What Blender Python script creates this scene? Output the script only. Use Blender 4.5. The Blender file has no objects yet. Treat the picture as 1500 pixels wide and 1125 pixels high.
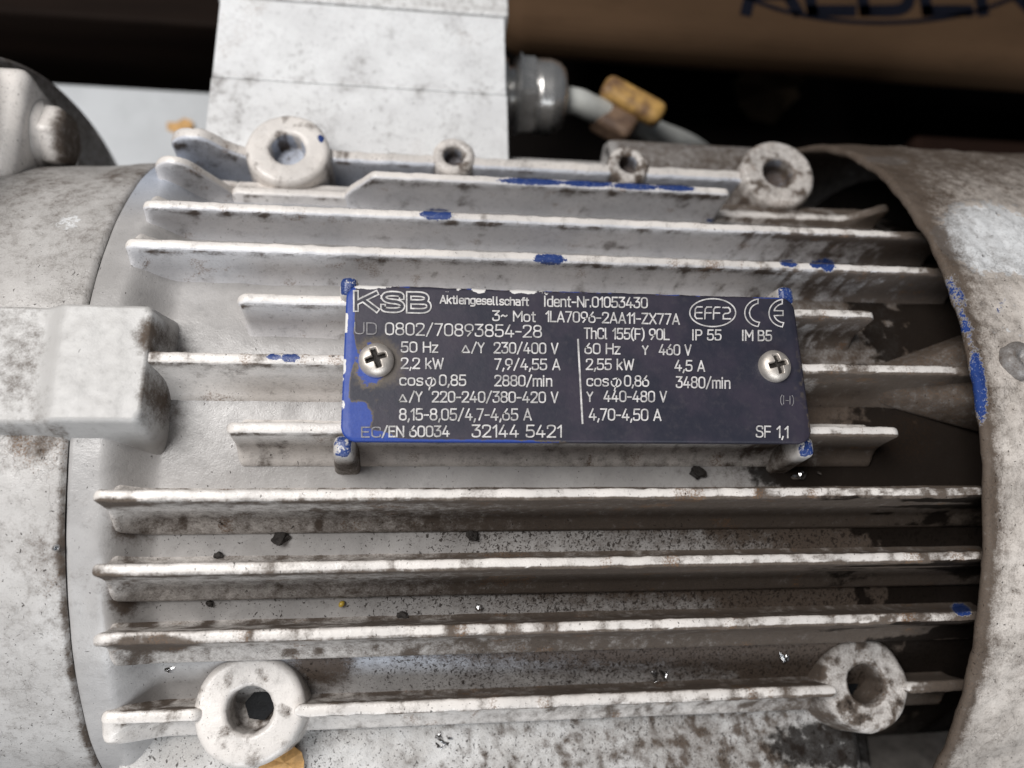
import bpy, bmesh, math, random
import numpy as np
from mathutils import Vector, Matrix
random.seed(7)
SC = bpy.context.scene
COL = SC.collection

# ------------------------------------------------------------------ camera
# World: X along the motor axis, Z up, Y away from the viewer. Metres.
F = 1120.0                       # focal length in photo pixels (1500 wide)
H = 0.155                        # camera height above the fin tips (z = 0)
_n = np.array([-147, 337, 1120.0]); _n /= np.linalg.norm(_n)
_x = np.array([8800, 128, 1120.0]); _x -= _n * (_x @ _n); _x /= np.linalg.norm(_x)
_y = np.cross(_n, _x)
if _y[1] > 0: _y = -_y
AX = np.stack([_x, _y, -_n])     # world = AX @ (right, down, forward)
CAM = np.array([0, 0, H])
def P(px, py, z):
    """photo pixel -> point on the level plane at height z"""
    r = AX @ np.array([(px - 750) / F, (py - 562.5) / F, 1.0])
    return CAM + r * ((z - H) / r[2])
def proj(p):
    c = (np.asarray(p) - CAM) @ AX
    return 750 + F * c[..., 0] / c[..., 2], 562.5 + F * c[..., 1] / c[..., 2]

cd = bpy.data.cameras.new('camera'); cam = bpy.data.objects.new('camera', cd); COL.objects.link(cam)
cd.sensor_width = 36; cd.lens = F / 1500 * 36; cd.clip_start = 0.005; cd.clip_end = 20
R3 = np.stack([AX @ [1, 0, 0], AX @ [0, -1, 0], AX @ [0, 0, -1]], axis=1)
cam.matrix_world = Matrix.Translation(CAM) @ Matrix(R3.tolist()).to_4x4()
cd.dof.use_dof = True; cd.dof.focus_distance = 0.166; cd.dof.aperture_fstop = 9.0
SC.camera = cam

# ------------------------------------------------------------------ light
w = bpy.data.worlds.new('World'); SC.world = w; w.use_nodes = True
w.node_tree.nodes['Background'].inputs[0].default_value = (0.80, 0.88, 1.0, 1)
w.node_tree.nodes['Background'].inputs[1].default_value = 0.07
def area(name, loc, target, sx, sy, power, col):
    l = bpy.data.lights.new(name, 'AREA'); l.shape = 'RECTANGLE'; l.size = sx; l.size_y = sy
    l.energy = power; l.color = col
    o = bpy.data.objects.new(name, l); COL.objects.link(o); o.location = loc
    o.rotation_euler = (Vector(target) - Vector(loc)).to_track_quat('-Z', 'Y').to_euler()
area('window_light', (-0.30, 0.17, 0.58), (0.0, 0.05, -0.03), 0.40, 0.34, 6.0, (1.0, 0.975, 0.95))
area('door_light', (0.04, -0.60, 0.36), (0.0, 0.10, -0.04), 0.60, 0.35, 3.8, (0.92, 0.96, 1.0))
SC.cycles.max_bounces = 6; SC.cycles.diffuse_bounces = 3; SC.cycles.glossy_bounces = 3
SC.view_settings.view_transform = 'Standard'; SC.view_settings.look = 'None'
SC.view_settings.exposure = 0.0; SC.view_settings.gamma = 1.0

# ------------------------------------------------------------------ helpers
def hash2(i, j, s):
    v = np.sin(i * 127.1 + j * 311.7 + s * 74.7) * 43758.5453
    return v - np.floor(v)
def vn(x, y, s=0):
    xi, yi = np.floor(x), np.floor(y); fx, fy = x - xi, y - yi
    fx = fx * fx * (3 - 2 * fx); fy = fy * fy * (3 - 2 * fy)
    a = hash2(xi, yi, s); b = hash2(xi + 1, yi, s); c = hash2(xi, yi + 1, s); d = hash2(xi + 1, yi + 1, s)
    return (a * (1 - fx) + b * fx) * (1 - fy) + (c * (1 - fx) + d * fx) * fy
def fbm(x, y, s=0, o=4):
    t = 0; a = .5; n = 0
    for k in range(o):
        t = t + a * vn(x * 2 ** k, y * 2 ** k, s + k); n += a; a *= .5
    return t / n
def sst(a, b, x):
    t = np.clip((x - a) / (b - a), 0, 1); return t * t * (3 - 2 * t)
def blob(px, py, cx, cy, rx, ry, rot=0):
    c, s = math.cos(math.radians(rot)), math.sin(math.radians(rot))
    dx, dy = px - cx, py - cy
    u, v = (dx * c + dy * s) / rx, (-dx * s + dy * c) / ry
    return np.clip(1.6 - 1.1 * np.sqrt(u * u + v * v), 0, 1)

def setattrs(me, wear=None, wear2=None):
    co = np.zeros(len(me.vertices) * 3, np.float32); me.vertices.foreach_get('co', co); co = co.reshape(-1, 3)
    px, py = proj(co.astype(float))
    for nm, fn in (('wear', wear), ('wear2', wear2)):
        a = np.zeros((len(co), 4), np.float32)
        if callable(fn): a[:] = fn(co * 1000.0, px, py)
        elif fn is not None: a[:] = fn
        at = me.attributes.new(nm, 'FLOAT_COLOR', 'POINT'); at.data.foreach_set('color', np.clip(a, 0, 1).ravel())
def tag(o, label=None, cat=None, group=None, kind=None):
    for k, v in (('label', label), ('category', cat), ('group', group), ('kind', kind)):
        if v: o[k] = v
    return o
def link(name, me, mat, parent=None, smooth=True, wear=None, wear2=None, label=None):
    if smooth: me.polygons.foreach_set('use_smooth', [True] * len(me.polygons))
    setattrs(me, wear, wear2)
    me.materials.append(mat)
    o = bpy.data.objects.new(name, me); COL.objects.link(o); o.parent = parent
    if label: o['label'] = label
    return o
def gridmesh(name, p, cu=False, cv=False):
    nu, nv = p.shape[:2]
    iu = np.arange(nu if cu else nu - 1); iv = np.arange(nv if cv else nv - 1)
    I, J = np.meshgrid(iu, iv, indexing='ij'); I2, J2 = (I + 1) % nu, (J + 1) % nv
    q = np.stack([I * nv + J, I2 * nv + J, I2 * nv + J2, I * nv + J2], -1).reshape(-1, 4)
    me = bpy.data.meshes.new(name)
    me.vertices.add(nu * nv); me.vertices.foreach_set('co', p.reshape(-1).astype(np.float32))
    me.loops.add(q.size); me.loops.foreach_set('vertex_index', q.ravel().astype(np.int32))
    me.polygons.add(len(q)); me.polygons.foreach_set('loop_start', np.arange(0, q.size, 4, dtype=np.int32))
    me.update(calc_edges=True); me.validate()
    return me
def bmmesh(bm, name):
    bmesh.ops.recalc_face_normals(bm, faces=bm.faces)
    me = bpy.data.meshes.new(name); bm.to_mesh(me); bm.free(); return me
def boxmesh(name, lo, hi, bev=0.001, seg=3, mat4=None, cuts=0):
    bm = bmesh.new(); bmesh.ops.create_cube(bm, size=1)
    lo, hi = Vector(lo), Vector(hi)
    for v in bm.verts: v.co = Vector([lo[i] + (v.co[i] + .5) * (hi[i] - lo[i]) for i in range(3)])
    if bev: bmesh.ops.bevel(bm, geom=bm.edges[:], offset=bev, segments=seg, profile=.5, affect='EDGES')
    if mat4: bm.transform(mat4)
    return bmmesh(bm, name)
def subdiv(me, L=.004):
    for _ in range(5):
        bm = bmesh.new(); bm.from_mesh(me); ed = [e for e in bm.edges if e.calc_length() > L]
        if not ed: bm.free(); break
        bmesh.ops.subdivide_edges(bm, edges=ed, cuts=1, use_grid_fill=True); bm.to_mesh(me); bm.free()
    return me
def hexa(name, bot, top, bev=.0015, seg=3):
    """box from four bottom and four top corners"""
    bm = bmesh.new(); v = [bm.verts.new(tuple(c)) for c in list(bot) + list(top)]
    for f in ((3, 2, 1, 0), (4, 5, 6, 7), (0, 1, 5, 4), (1, 2, 6, 5), (2, 3, 7, 6), (3, 0, 4, 7)): bm.faces.new([v[i] for i in f])
    if bev: bmesh.ops.bevel(bm, geom=bm.edges[:], offset=bev, segments=seg, profile=.5, affect='EDGES')
    return bmmesh(bm, name)
def revolve(name, prof, n=64, axis='Z', loc=(0, 0, 0), wob=0.0, seed=0):
    """prof: list of (radius, height)"""
    th = np.linspace(0, 2 * math.pi, n, endpoint=False)
    pr = np.array(prof, float); r, h = pr[:, 0][:, None], pr[:, 1][:, None]
    if wob:
        k = wob * (fbm(np.cos(th) * 2 + 7, np.sin(th) * 2 + 7, seed)[None] - .5) * 2
        r = r + k * (r > 1e-5); h = h + .6 * wob * (fbm(np.cos(th) * 3 + 9, np.sin(th) * 3 + 3, seed + 5)[None] - .5)
    a, b = r * np.cos(th), r * np.sin(th); h = h + 0 * a
    p = np.stack([a, b, h] if axis == 'Z' else [h, a, b], -1) + np.array(loc)
    return gridmesh(name, p, cv=True)
def dense(prof, step):
    out = []
    for (a, b) in zip(prof[:-1], prof[1:]):
        L = math.hypot(a[0] - b[0], a[1] - b[1]); m = max(1, int(L / step))
        out += [(a[0] + (b[0] - a[0]) * i / m, a[1] + (b[1] - a[1]) * i / m) for i in range(m)]
    return out + [prof[-1]]
def smoothprof(prof, it=2):
    for _ in range(it):
        q = [prof[0]]
        for a, b in zip(prof[:-1], prof[1:]):
            q += [(a[0] * .75 + b[0] * .25, a[1] * .75 + b[1] * .25), (a[0] * .25 + b[0] * .75, a[1] * .25 + b[1] * .75)]
        prof = q + [prof[-1]]
    return prof

# ------------------------------------------------------------------ materials
class NT:
    def __init__(s, name):
        s.m = bpy.data.materials.new(name); s.m.use_nodes = True; s.t = s.m.node_tree
        s.b = s.t.nodes['Principled BSDF']
    def n(s, t, **k):
        x = s.t.nodes.new(t)
        for a, v in k.items(): setattr(x, a, v)
        return x
    def l(s, a, b): s.t.links.new(a, b)
    def setin(s, sock, v):
        if hasattr(v, 'is_output'): s.l(v, sock)
        else: sock.default_value = v
    def math(s, op, a, b=None, c=None, clamp=False):
        x = s.n('ShaderNodeMath', operation=op, use_clamp=clamp)
        for i, v in enumerate((a, b, c)):
            if v is not None: s.setin(x.inputs[i], v)
        return x.outputs[0]
    def ramp(s, x, a, b, o0=0., o1=1.):
        r = s.n('ShaderNodeMapRange', interpolation_type='SMOOTHSTEP')
        s.setin(r.inputs[0], x)
        for i, v in ((1, a), (2, b), (3, o0), (4, o1)): s.setin(r.inputs[i], v)
        return r.outputs[0]
    def mix(s, f, a, b, mode='MIX'):
        x = s.n('ShaderNodeMix', data_type='RGBA', blend_type=mode)
        s.setin(x.inputs[0], f)
        for i, v in ((6, a), (7, b)): s.setin(x.inputs[i], v if hasattr(v, 'is_output') or len(v) == 4 else (*v, 1))
        return x.outputs[2]
    def coord(s, sc=(1000, 1000, 1000), rot=(0, 0, 0)):
        if not hasattr(s, 'tc'): s.tc = s.n('ShaderNodeTexCoord')
        mp = s.n('ShaderNodeMapping'); mp.inputs['Scale'].default_value = sc; mp.inputs['Rotation'].default_value = rot
        s.l(s.tc.outputs['Object'], mp.inputs[0]); return mp.outputs[0]
    def noise(s, v, scale, detail=4, rough=.55, dist=0.):
        x = s.n('ShaderNodeTexNoise'); s.l(v, x.inputs['Vector'])
        x.inputs['Scale'].default_value = scale; x.inputs['Detail'].default_value = detail
        x.inputs['Roughness'].default_value = rough; x.inputs['Distortion'].default_value = dist
        return x.outputs['Fac']
    def voro(s, v, scale, feature='F1'):
        x = s.n('ShaderNodeTexVoronoi', feature=feature); s.l(v, x.inputs['Vector']); x.inputs['Scale'].default_value = scale
        return x.outputs['Distance']
    def bump(s, h, strength, dist=.0002, prev=None):
        x = s.n('ShaderNodeBump'); s.setin(x.inputs['Strength'], strength); x.inputs['Distance'].default_value = dist
        s.l(h, x.inputs['Height'])
        if prev is not None: s.l(prev, x.inputs['Normal'])
        return x.outputs[0]

def paint_mat(name, base, base2, rough=.31, grain=.25, metal=0., coarse=.5, crack=0.):
    """old cast-metal paint: mottling, flecks, dirt with painted shade, blue chips; patches steered by the wear attributes"""
    s = NT(name); v = s.coord(); vx = s.coord((1000, 620, 800), (0, 0, .6))
    at = s.n('ShaderNodeAttribute', attribute_name='wear'); sp = s.n('ShaderNodeSeparateColor'); s.l(at.outputs['Color'], sp.inputs[0])
    dirt, blue, speck, oil_shade = sp.outputs[0], sp.outputs[1], sp.outputs[2], at.outputs['Alpha']
    a2 = s.n('ShaderNodeAttribute', attribute_name='wear2'); s2 = s.n('ShaderNodeSeparateColor'); s.l(a2.outputs['Color'], s2.inputs[0])
    white, rust, cool = s2.outputs[0], s2.outputs[1], s2.outputs[2]
    nL = s.noise(v, .07, 3, .6); nM = s.noise(v, .45, 4, .65); nF = s.noise(v, 2.4, 2, .7)
    c = s.mix(s.ramp(nL, .35, .68), base, base2)
    c = s.mix(s.math('MULTIPLY', s.ramp(nM, .5, .75), .35), c, tuple(x * .72 for x in base2))
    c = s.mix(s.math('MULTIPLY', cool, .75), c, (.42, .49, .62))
    wn = s.math('ADD', white, s.math('MULTIPLY', s.math('SUBTRACT', nM, .5), 1.3))
    wm = s.math('MULTIPLY', s.ramp(wn, .48, .56), s.ramp(white, .02, .1)); c = s.mix(wm, c, (.74, .75, .76))
    # film of dirt, also the shade painted around fins and cowl
    dn = s.math('ADD', dirt, s.math('MULTIPLY', s.math('SUBTRACT', s.math('ADD', s.math('MULTIPLY', nM, .6), s.math('MULTIPLY', nF, .4)), .5), 1.5))
    film = s.math('MULTIPLY', s.ramp(dn, .12, .95), s.ramp(dirt, .0, .12))
    c = s.mix(s.math('MULTIPLY', film, .93), c, s.mix(nF, (.020, .014, .010), (.105, .072, .050)))
    # rust-brown tint
    rm = s.math('MULTIPLY', s.ramp(s.math('ADD', rust, s.math('MULTIPLY', s.math('SUBTRACT', nF, .5), 1.4)), .35, .8), s.ramp(rust, .02, .15))
    c = s.mix(s.math('MULTIPLY', rm, .75), c, (.17, .095, .05))
    # flecks
    f1 = s.noise(vx, 1.5, 2, .6, .5); th = s.math('SUBTRACT', .775, s.math('MULTIPLY', speck, .195))
    fm = s.ramp(f1, th, s.math('ADD', th, .035))
    f2 = s.noise(v, .5, 3, .75, 1.0); th2 = s.math('SUBTRACT', .80, s.math('MULTIPLY', speck, .075))
    fm2 = s.ramp(f2, th2, s.math('ADD', th2, .03))
    f3 = s.noise(s.coord((700, 1000, 1000), (0, 0, -.4)), 2.6, 2, .5, .3); th3 = s.math('SUBTRACT', .80, s.math('MULTIPLY', speck, .205))
    fm3 = s.ramp(f3, th3, s.math('ADD', th3, .03))
    fl = s.math('MAXIMUM', s.math('MAXIMUM', fm, fm2), fm3)
    c = s.mix(s.math('MULTIPLY', fl, .88), c, (.028, .021, .017))
    if crack:
        vw = s.n('ShaderNodeVectorMath', operation='ADD'); s.l(s.coord((1000, 700, 800)), vw.inputs[0])
        cn = s.n('ShaderNodeTexNoise'); s.l(v, cn.inputs['Vector']); cn.inputs['Scale'].default_value = .5
        sc_ = s.n('ShaderNodeVectorMath', operation='SCALE'); s.l(cn.outputs['Color'], sc_.inputs[0]); sc_.inputs['Scale'].default_value = 3.2
        s.l(sc_.outputs[0], vw.inputs[1])
        vd = s.voro(vw.outputs[0], .26, 'DISTANCE_TO_EDGE')
        cm = s.math('MULTIPLY', s.ramp(vd, .0, .05, 1, 0), s.math('MULTIPLY', s.ramp(nL, .45, .62), crack))
        c = s.mix(cm, c, (.05, .04, .032))
    # blue undercoat showing in chips, with a pale broken rim
    bn = s.math('ADD', blue, s.math('MULTIPLY', s.math('SUBTRACT', s.noise(v, 1.5, 4, .7), .5), 1.25))
    bm_ = s.math('MULTIPLY', s.ramp(bn, .50, .56), s.ramp(blue, .02, .12)); rim = s.math('MULTIPLY', s.ramp(bn, .40, .47), s.ramp(blue, .02, .12))
    c = s.mix(s.math('MULTIPLY', rim, .3), c, (.62, .61, .60))
    bl_ = s.mix(s.math('MULTIPLY', s.ramp(nF, .60, .68), .55), s.mix(nM, (.008, .022, .10), (.026, .06, .22)), (.40, .42, .48))
    c = s.mix(bm_, c, bl_)
    # oily black, also used to paint the shade near the cowl
    on = s.math('ADD', oil_shade, s.math('MULTIPLY', s.math('SUBTRACT', nM, .5), .9)); om = s.math('MULTIPLY', s.ramp(on, .40, .72), s.ramp(oil_shade, .02, .15))
    c = s.mix(s.math('MULTIPLY', om, .9), c, (.009, .007, .006))
    s.l(c, s.b.inputs['Base Color'])
    r = s.math('ADD', rough, s.math('MULTIPLY', s.math('SUBTRACT', nM, .5), .35)); r = s.math('ADD', r, s.math('MULTIPLY', film, .3))
    r = s.math('SUBTRACT', r, s.math('MULTIPLY', om, .22)); r = s.math('MAXIMUM', r, .16); s.l(r, s.b.inputs['Roughness'])
    s.b.inputs['Metallic'].default_value = metal; s.l(s.math('MULTIPLY', s.math('SUBTRACT', .5, s.math('MULTIPLY', film, .42)), s.math('SUBTRACT', 1., s.math('MULTIPLY', om, .55))), s.b.inputs['Specular IOR Level'])
    h = s.math('ADD', s.math('MULTIPLY', nM, coarse), s.math('MULTIPLY', nF, grain)); h = s.math('ADD', h, s.math('MULTIPLY', fm, .35))
    if crack: h = s.math('SUBTRACT', h, s.math('MULTIPLY', cm, .9))
    s.l(s.bump(h, .7, .0003), s.b.inputs['Normal'])
    return s.m
def simple(name, col, rough=.5, metal=0., var=.25, scale=.4, bump=.3, col2=None, aniso=(1000, 1000, 1000), spec=.4):
    s = NT(name); v = s.coord(aniso); n = s.noise(v, scale, 5, .65); n2 = s.noise(v, scale * 6, 3, .6)
    c2 = col2 or tuple(x * (1 - var) for x in col)
    c = s.mix(s.ramp(n, .35, .68), col, c2); c = s.mix(s.math('MULTIPLY', s.ramp(n2, .55, .75), var), c, tuple(x * .5 for x in c2))
    s.l(c, s.b.inputs['Base Color']); s.b.inputs['Metallic'].default_value = metal; s.b.inputs['Specular IOR Level'].default_value = spec
    s.l(s.math('ADD', rough - .08, s.math('MULTIPLY', n2, .16)), s.b.inputs['Roughness'])
    if bump: s.l(s.bump(s.math('ADD', n, s.math('MULTIPLY', n2, .4)), bump, .0003), s.b.inputs['Normal'])
    return s.m

M_cast = paint_mat('old_grey_paint', (.40, .387, .378), (.32, .308, .30))
M_fin = paint_mat('fin_grey_paint', (.69, .65, .615), (.58, .55, .525), grain=.3)
M_shield = paint_mat('shield_grey_paint', (.49, .475, .462), (.40, .385, .372), coarse=.35, crack=.2)
M_lug = paint_mat('lug_grey_paint', (.43, .42, .41), (.38, .37, .36), coarse=.3, rough=.45)
M_cowl = paint_mat('cowl_grey_paint', (.64, .585, .535), (.48, .435, .395), coarse=.8, crack=.28)
M_box = paint_mat('box_grey_paint', (.74, .74, .735), (.64, .635, .63), grain=.6)
M_pad = paint_mat('pad_rough_paint', (.55, .54, .53), (.38, .365, .35), grain=.9, coarse=1.3)
M_flange = paint_mat('flange_dark_paint', (.30, .29, .285), (.20, .19, .185))
M_blue = paint_mat('post_paint', (.56, .53, .50), (.44, .415, .395))
M_steel = simple('screw_steel', (.72, .66, .60), .5, .75, .2, .8, .15)
M_nickel = simple('gland_nickel', (.92, .90, .87), .26, .9, .12, .2, .05)
M_zinc = simple('shaving_metal', (.75, .75, .76), .2, 1., .1, 1., .3)
M_text = simple('plate_print', (.60, .58, .57), .5, 0., .5, .5, 0)
M_textdim = simple('plate_print_worn', (.26, .25, .26), .5, 0., .5, .8, 0)
M_black = simple('socket_black', (.006, .007, .009), .55, 0., .4, .5, .4, spec=.15)
M_crumb = simple('crumb_dark', (.03, .025, .022), .6, 0., .5, 1.5, .8)
M_hole = simple('bore_bluegrey', (.30, .36, .46), .5, 0., .4, .5, .4)
M_cable = simple('cable_grey', (.62, .63, .60), .45, 0., .15, .1, .1)
M_brass = simple('clamp_brass', (.50, .30, .09), .5, .0, .5, .15, .3, (.14, .075, .04))
M_jaw = simple('jaw_brown', (.20, .13, .085), .6, 0., .5, .2, .4, (.09, .055, .04))
M_leaf = simple('flake_orange', (.72, .42, .16), .6, 0., .35, .5, .4)
M_amber = simple('bead_amber', (.55, .38, .06), .2, 0., .3, .8, .1)
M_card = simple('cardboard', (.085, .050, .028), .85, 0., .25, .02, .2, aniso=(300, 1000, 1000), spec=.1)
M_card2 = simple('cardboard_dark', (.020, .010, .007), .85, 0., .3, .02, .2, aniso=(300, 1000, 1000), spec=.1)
M_ink = simple('carton_ink', (.006, .007, .013), .7, 0., .3, .1, 0, spec=.1)
M_paper = simple('torn_paper', (.13, .09, .055), .8, 0., .3, .05, .3, spec=.1)
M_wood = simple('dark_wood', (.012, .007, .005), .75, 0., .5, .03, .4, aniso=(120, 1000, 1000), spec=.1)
M_white = simple('white_board', (.60, .62, .64), .5, 0., .1, .03, .1)
M_cowl_shade = simple('cowl_shade_black', (.010, .008, .007), .8, 0., .5, .3, .5, spec=.15)  # near-black colour stands in for the shade inside the cowl
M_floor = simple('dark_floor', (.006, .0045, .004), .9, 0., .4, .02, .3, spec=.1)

def plate_mat():
    s = NT('plate_enamel'); v = s.coord()
    at = s.n('ShaderNodeAttribute', attribute_name='wear'); sp = s.n('ShaderNodeSeparateColor'); s.l(at.outputs['Color'], sp.inputs[0])
    n = s.noise(v, .10, 5, .6); nM = s.noise(v, .6, 5, .65); nF = s.noise(v, 2.6, 3, .6)
    c = s.mix(s.ramp(n, .35, .65), (.020, .0205, .032), (.034, .029, .043)); c = s.mix(s.math('MULTIPLY', s.ramp(nM, .5, .8), .5), c, (.050, .044, .053))
    d = s.math('ADD', sp.outputs[0], s.math('MULTIPLY', s.math('SUBTRACT', nM, .5), .9)); dm = s.math('MULTIPLY', s.ramp(d, .35, .8), s.ramp(sp.outputs[0], .02, .12)); c = s.mix(s.math('MULTIPLY', dm, .7), c, (.10, .082, .062))
    b = s.math('ADD', sp.outputs[1], s.math('MULTIPLY', s.math('SUBTRACT', nM, .5), .55)); rim = s.ramp(b, .38, .47); bm_ = s.ramp(b, .49, .56)
    has = s.ramp(sp.outputs[1], .02, .1)
    c = s.mix(s.math('MULTIPLY', s.math('MULTIPLY', rim, has), .65), c, (.11, .085, .06))
    c = s.mix(s.math('MULTIPLY', bm_, has), c, s.mix(nF, (.012, .035, .19), (.022, .06, .30)))
    wh = s.math('ADD', sp.outputs[2], s.math('MULTIPLY', s.math('SUBTRACT', nM, .5), 1.0)); wm = s.math('MULTIPLY', s.ramp(wh, .5, .58), s.ramp(sp.outputs[2], .02, .1)); c = s.mix(wm, c, (.62, .60, .58))
    fl = s.ramp(s.noise(v, .9, 2, .5), .80, .83); c = s.mix(fl, c, (.45, .44, .44))
    s.l(c, s.b.inputs['Base Color']); s.l(s.math('ADD', .36, s.math('MULTIPLY', nM, .25)), s.b.inputs['Roughness'])
    s.b.inputs['Specular IOR Level'].default_value = .35
    s.l(s.bump(s.math('ADD', s.math('ADD', nM, s.math('MULTIPLY', nF, .3)), s.math('MULTIPLY', wm, .8)), .25, .0002), s.b.inputs['Normal'])
    return s.m
M_plate = plate_mat()
M_plate_in = simple('plate_enamel_fill', (.024, .023, .035), .45, 0., .2, .3, .1)

# ------------------------------------------------------------------ motor geometry
YC, ZC = .052, -.090                       # motor axis
X_SEAM, X_COWL = -.0698, .1236
GROUND = -.2005
def body_z(Y, b, au, al):
    d = np.asarray(Y) - YC; a = np.where(d > 0, au, al)
    return ZC + b * np.sqrt(np.clip(1 - (d / a) ** 2, 0, 1))
def floor_r(X):
    """how far the skin is raised above the fin floor along the axis (metres)"""
    X = np.asarray(X); return .0072 * (1 - sst(X_SEAM + .006, X_SEAM + .016, X))
def floor_z(X, Y):
    u = floor_r(X); return body_z(Y, .0765 + u, .079 + u, .091 + u)
motor = bpy.data.objects.new('electric_motor', None); COL.objects.link(motor); motor.location = (0, YC, GROUND); motor.empty_display_size = .02
tag(motor, 'grey painted electric motor with cooling fins and dark rating plate, lying on its side', 'motor')
bpy.context.view_layer.update()
MINV = Matrix.Translation((0, -YC, -GROUND))
def part(name, me, mat, parent=None, **k):
    o = link(name, me, mat, parent or motor, **k)
    if parent is None: o.matrix_parent_inverse = MINV
    return o

def ell_shell(name, xs, bs, th0=-.18, th1=math.pi + .18, nth=360, bump=None, full=False):
    """shell along X; bs = list of (b, a_up, a_low) for each x"""
    th = np.linspace(th0, th1, nth) if not full else np.linspace(0, 2 * math.pi, nth, endpoint=False)
    c, s_ = np.cos(th), np.sin(th); rows = []
    for x, (b, au, al) in zip(xs, bs):
        a = np.where(c > 0, au, al); Y = YC + a * c; Z = ZC + b * s_
        rows.append(np.stack([np.full_like(Y, x), Y, Z], -1))
    p = np.array(rows)
    if bump is not None:
        d = bump(p * 1000); nrm = np.stack([0 * p[..., 0], p[..., 1] - YC, p[..., 2] - ZC], -1); nrm /= np.linalg.norm(nrm, axis=-1, keepdims=True)
        p = p + nrm * d[..., None]
    return gridmesh(name, p, cv=full)

# --- stator housing skin
def w_floor(c, px, py):
    n = fbm(c[:, 0] * .12, c[:, 1] * .12, 3); n2 = fbm(c[:, 0] * .35, c[:, 1] * .35, 8)
    rgt = sst(900, 1420, px); d = .12 * n + .16 * sst(500, 900, px) * sst(690, 740, py) + .75 * sst(900, 1300, px + 200 * (n - .5)) * np.ones_like(px)
    spx = 0 * px
    for yy in (728, 833, 935):                                   # dirt and painted shade below each fin
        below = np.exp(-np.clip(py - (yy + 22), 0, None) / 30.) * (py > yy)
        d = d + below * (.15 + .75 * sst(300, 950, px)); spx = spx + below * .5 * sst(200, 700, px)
    d = d + .8 * blob(px, py, 195, 775, 30, 22) * n2 * 1.6 + .9 * blob(px, py, 185, 875, 26, 30) * n2 * 1.5 + .8 * blob(px, py, 470, 970, 45, 40)
    d = d + .7 * blob(px, py, 235, 510, 40, 25) * n2 + .5 * blob(px, py, 245, 600, 20, 30) + .85 * blob(px, py, 1240, 660, 110, 60) + .6 * blob(px, py, 1190, 960, 70, 40)
    d = d + .9 * sst(1300, 1390, px) + .9 * sst(1200, 1300, px) * sst(1000, 1040, py)  # dirt plus painted shade towards the cowl and lower right
    sp = .25 + .55 * n * sst(150, 320, px) * sst(690, 760, py) + .35 * sst(500, 900, px) * sst(700, 740, py) + .15 * n2 + spx
    oil_shade = .95 * blob(px, py, 1180, 690, 95, 30) + 1.3 * sst(1180, 1400, px + 170 * (n2 - .5) + 120 * (n - .5)) + .35 * sst(1150, 1250, px) * sst(540, 600, py) * sst(720, 690, py)  # oily smears; the right-hand ramp also paints the dark cavity
    return np.stack([d, 0 * d, sp, oil_shade], -1)
def w2_floor(c, px, py):
    n = fbm(c[:, 0] * .1, c[:, 1] * .1, 13)
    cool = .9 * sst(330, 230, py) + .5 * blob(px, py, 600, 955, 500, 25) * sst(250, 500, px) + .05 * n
    rust = .5 * blob(px, py, 1330, 640, 50, 50) + .3 * blob(px, py, 800, 870, 400, 20) * n
    return np.stack([0 * n, rust, cool, 0 * n], -1)
xs = np.concatenate([np.arange(X_SEAM, X_SEAM + .02, .0006), np.arange(X_SEAM + .02, .150, .0011)])
bs = [(.0765 + float(floor_r(x)) - (.0008 if i == 0 else 0), .079 + float(floor_r(x)) - (.0008 if i == 0 else 0), .091 + float(floor_r(x)) - (.0008 if i == 0 else 0)) for i, x in enumerate(xs)]
part('stator_housing', ell_shell('stator_housing', xs, bs, nth=300, bump=lambda p: .0003 * (fbm(p[..., 0] * .12, p[..., 1] * .12, 1) - .5) * 2), M_cast, wear=w_floor, wear2=w2_floor)

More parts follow.
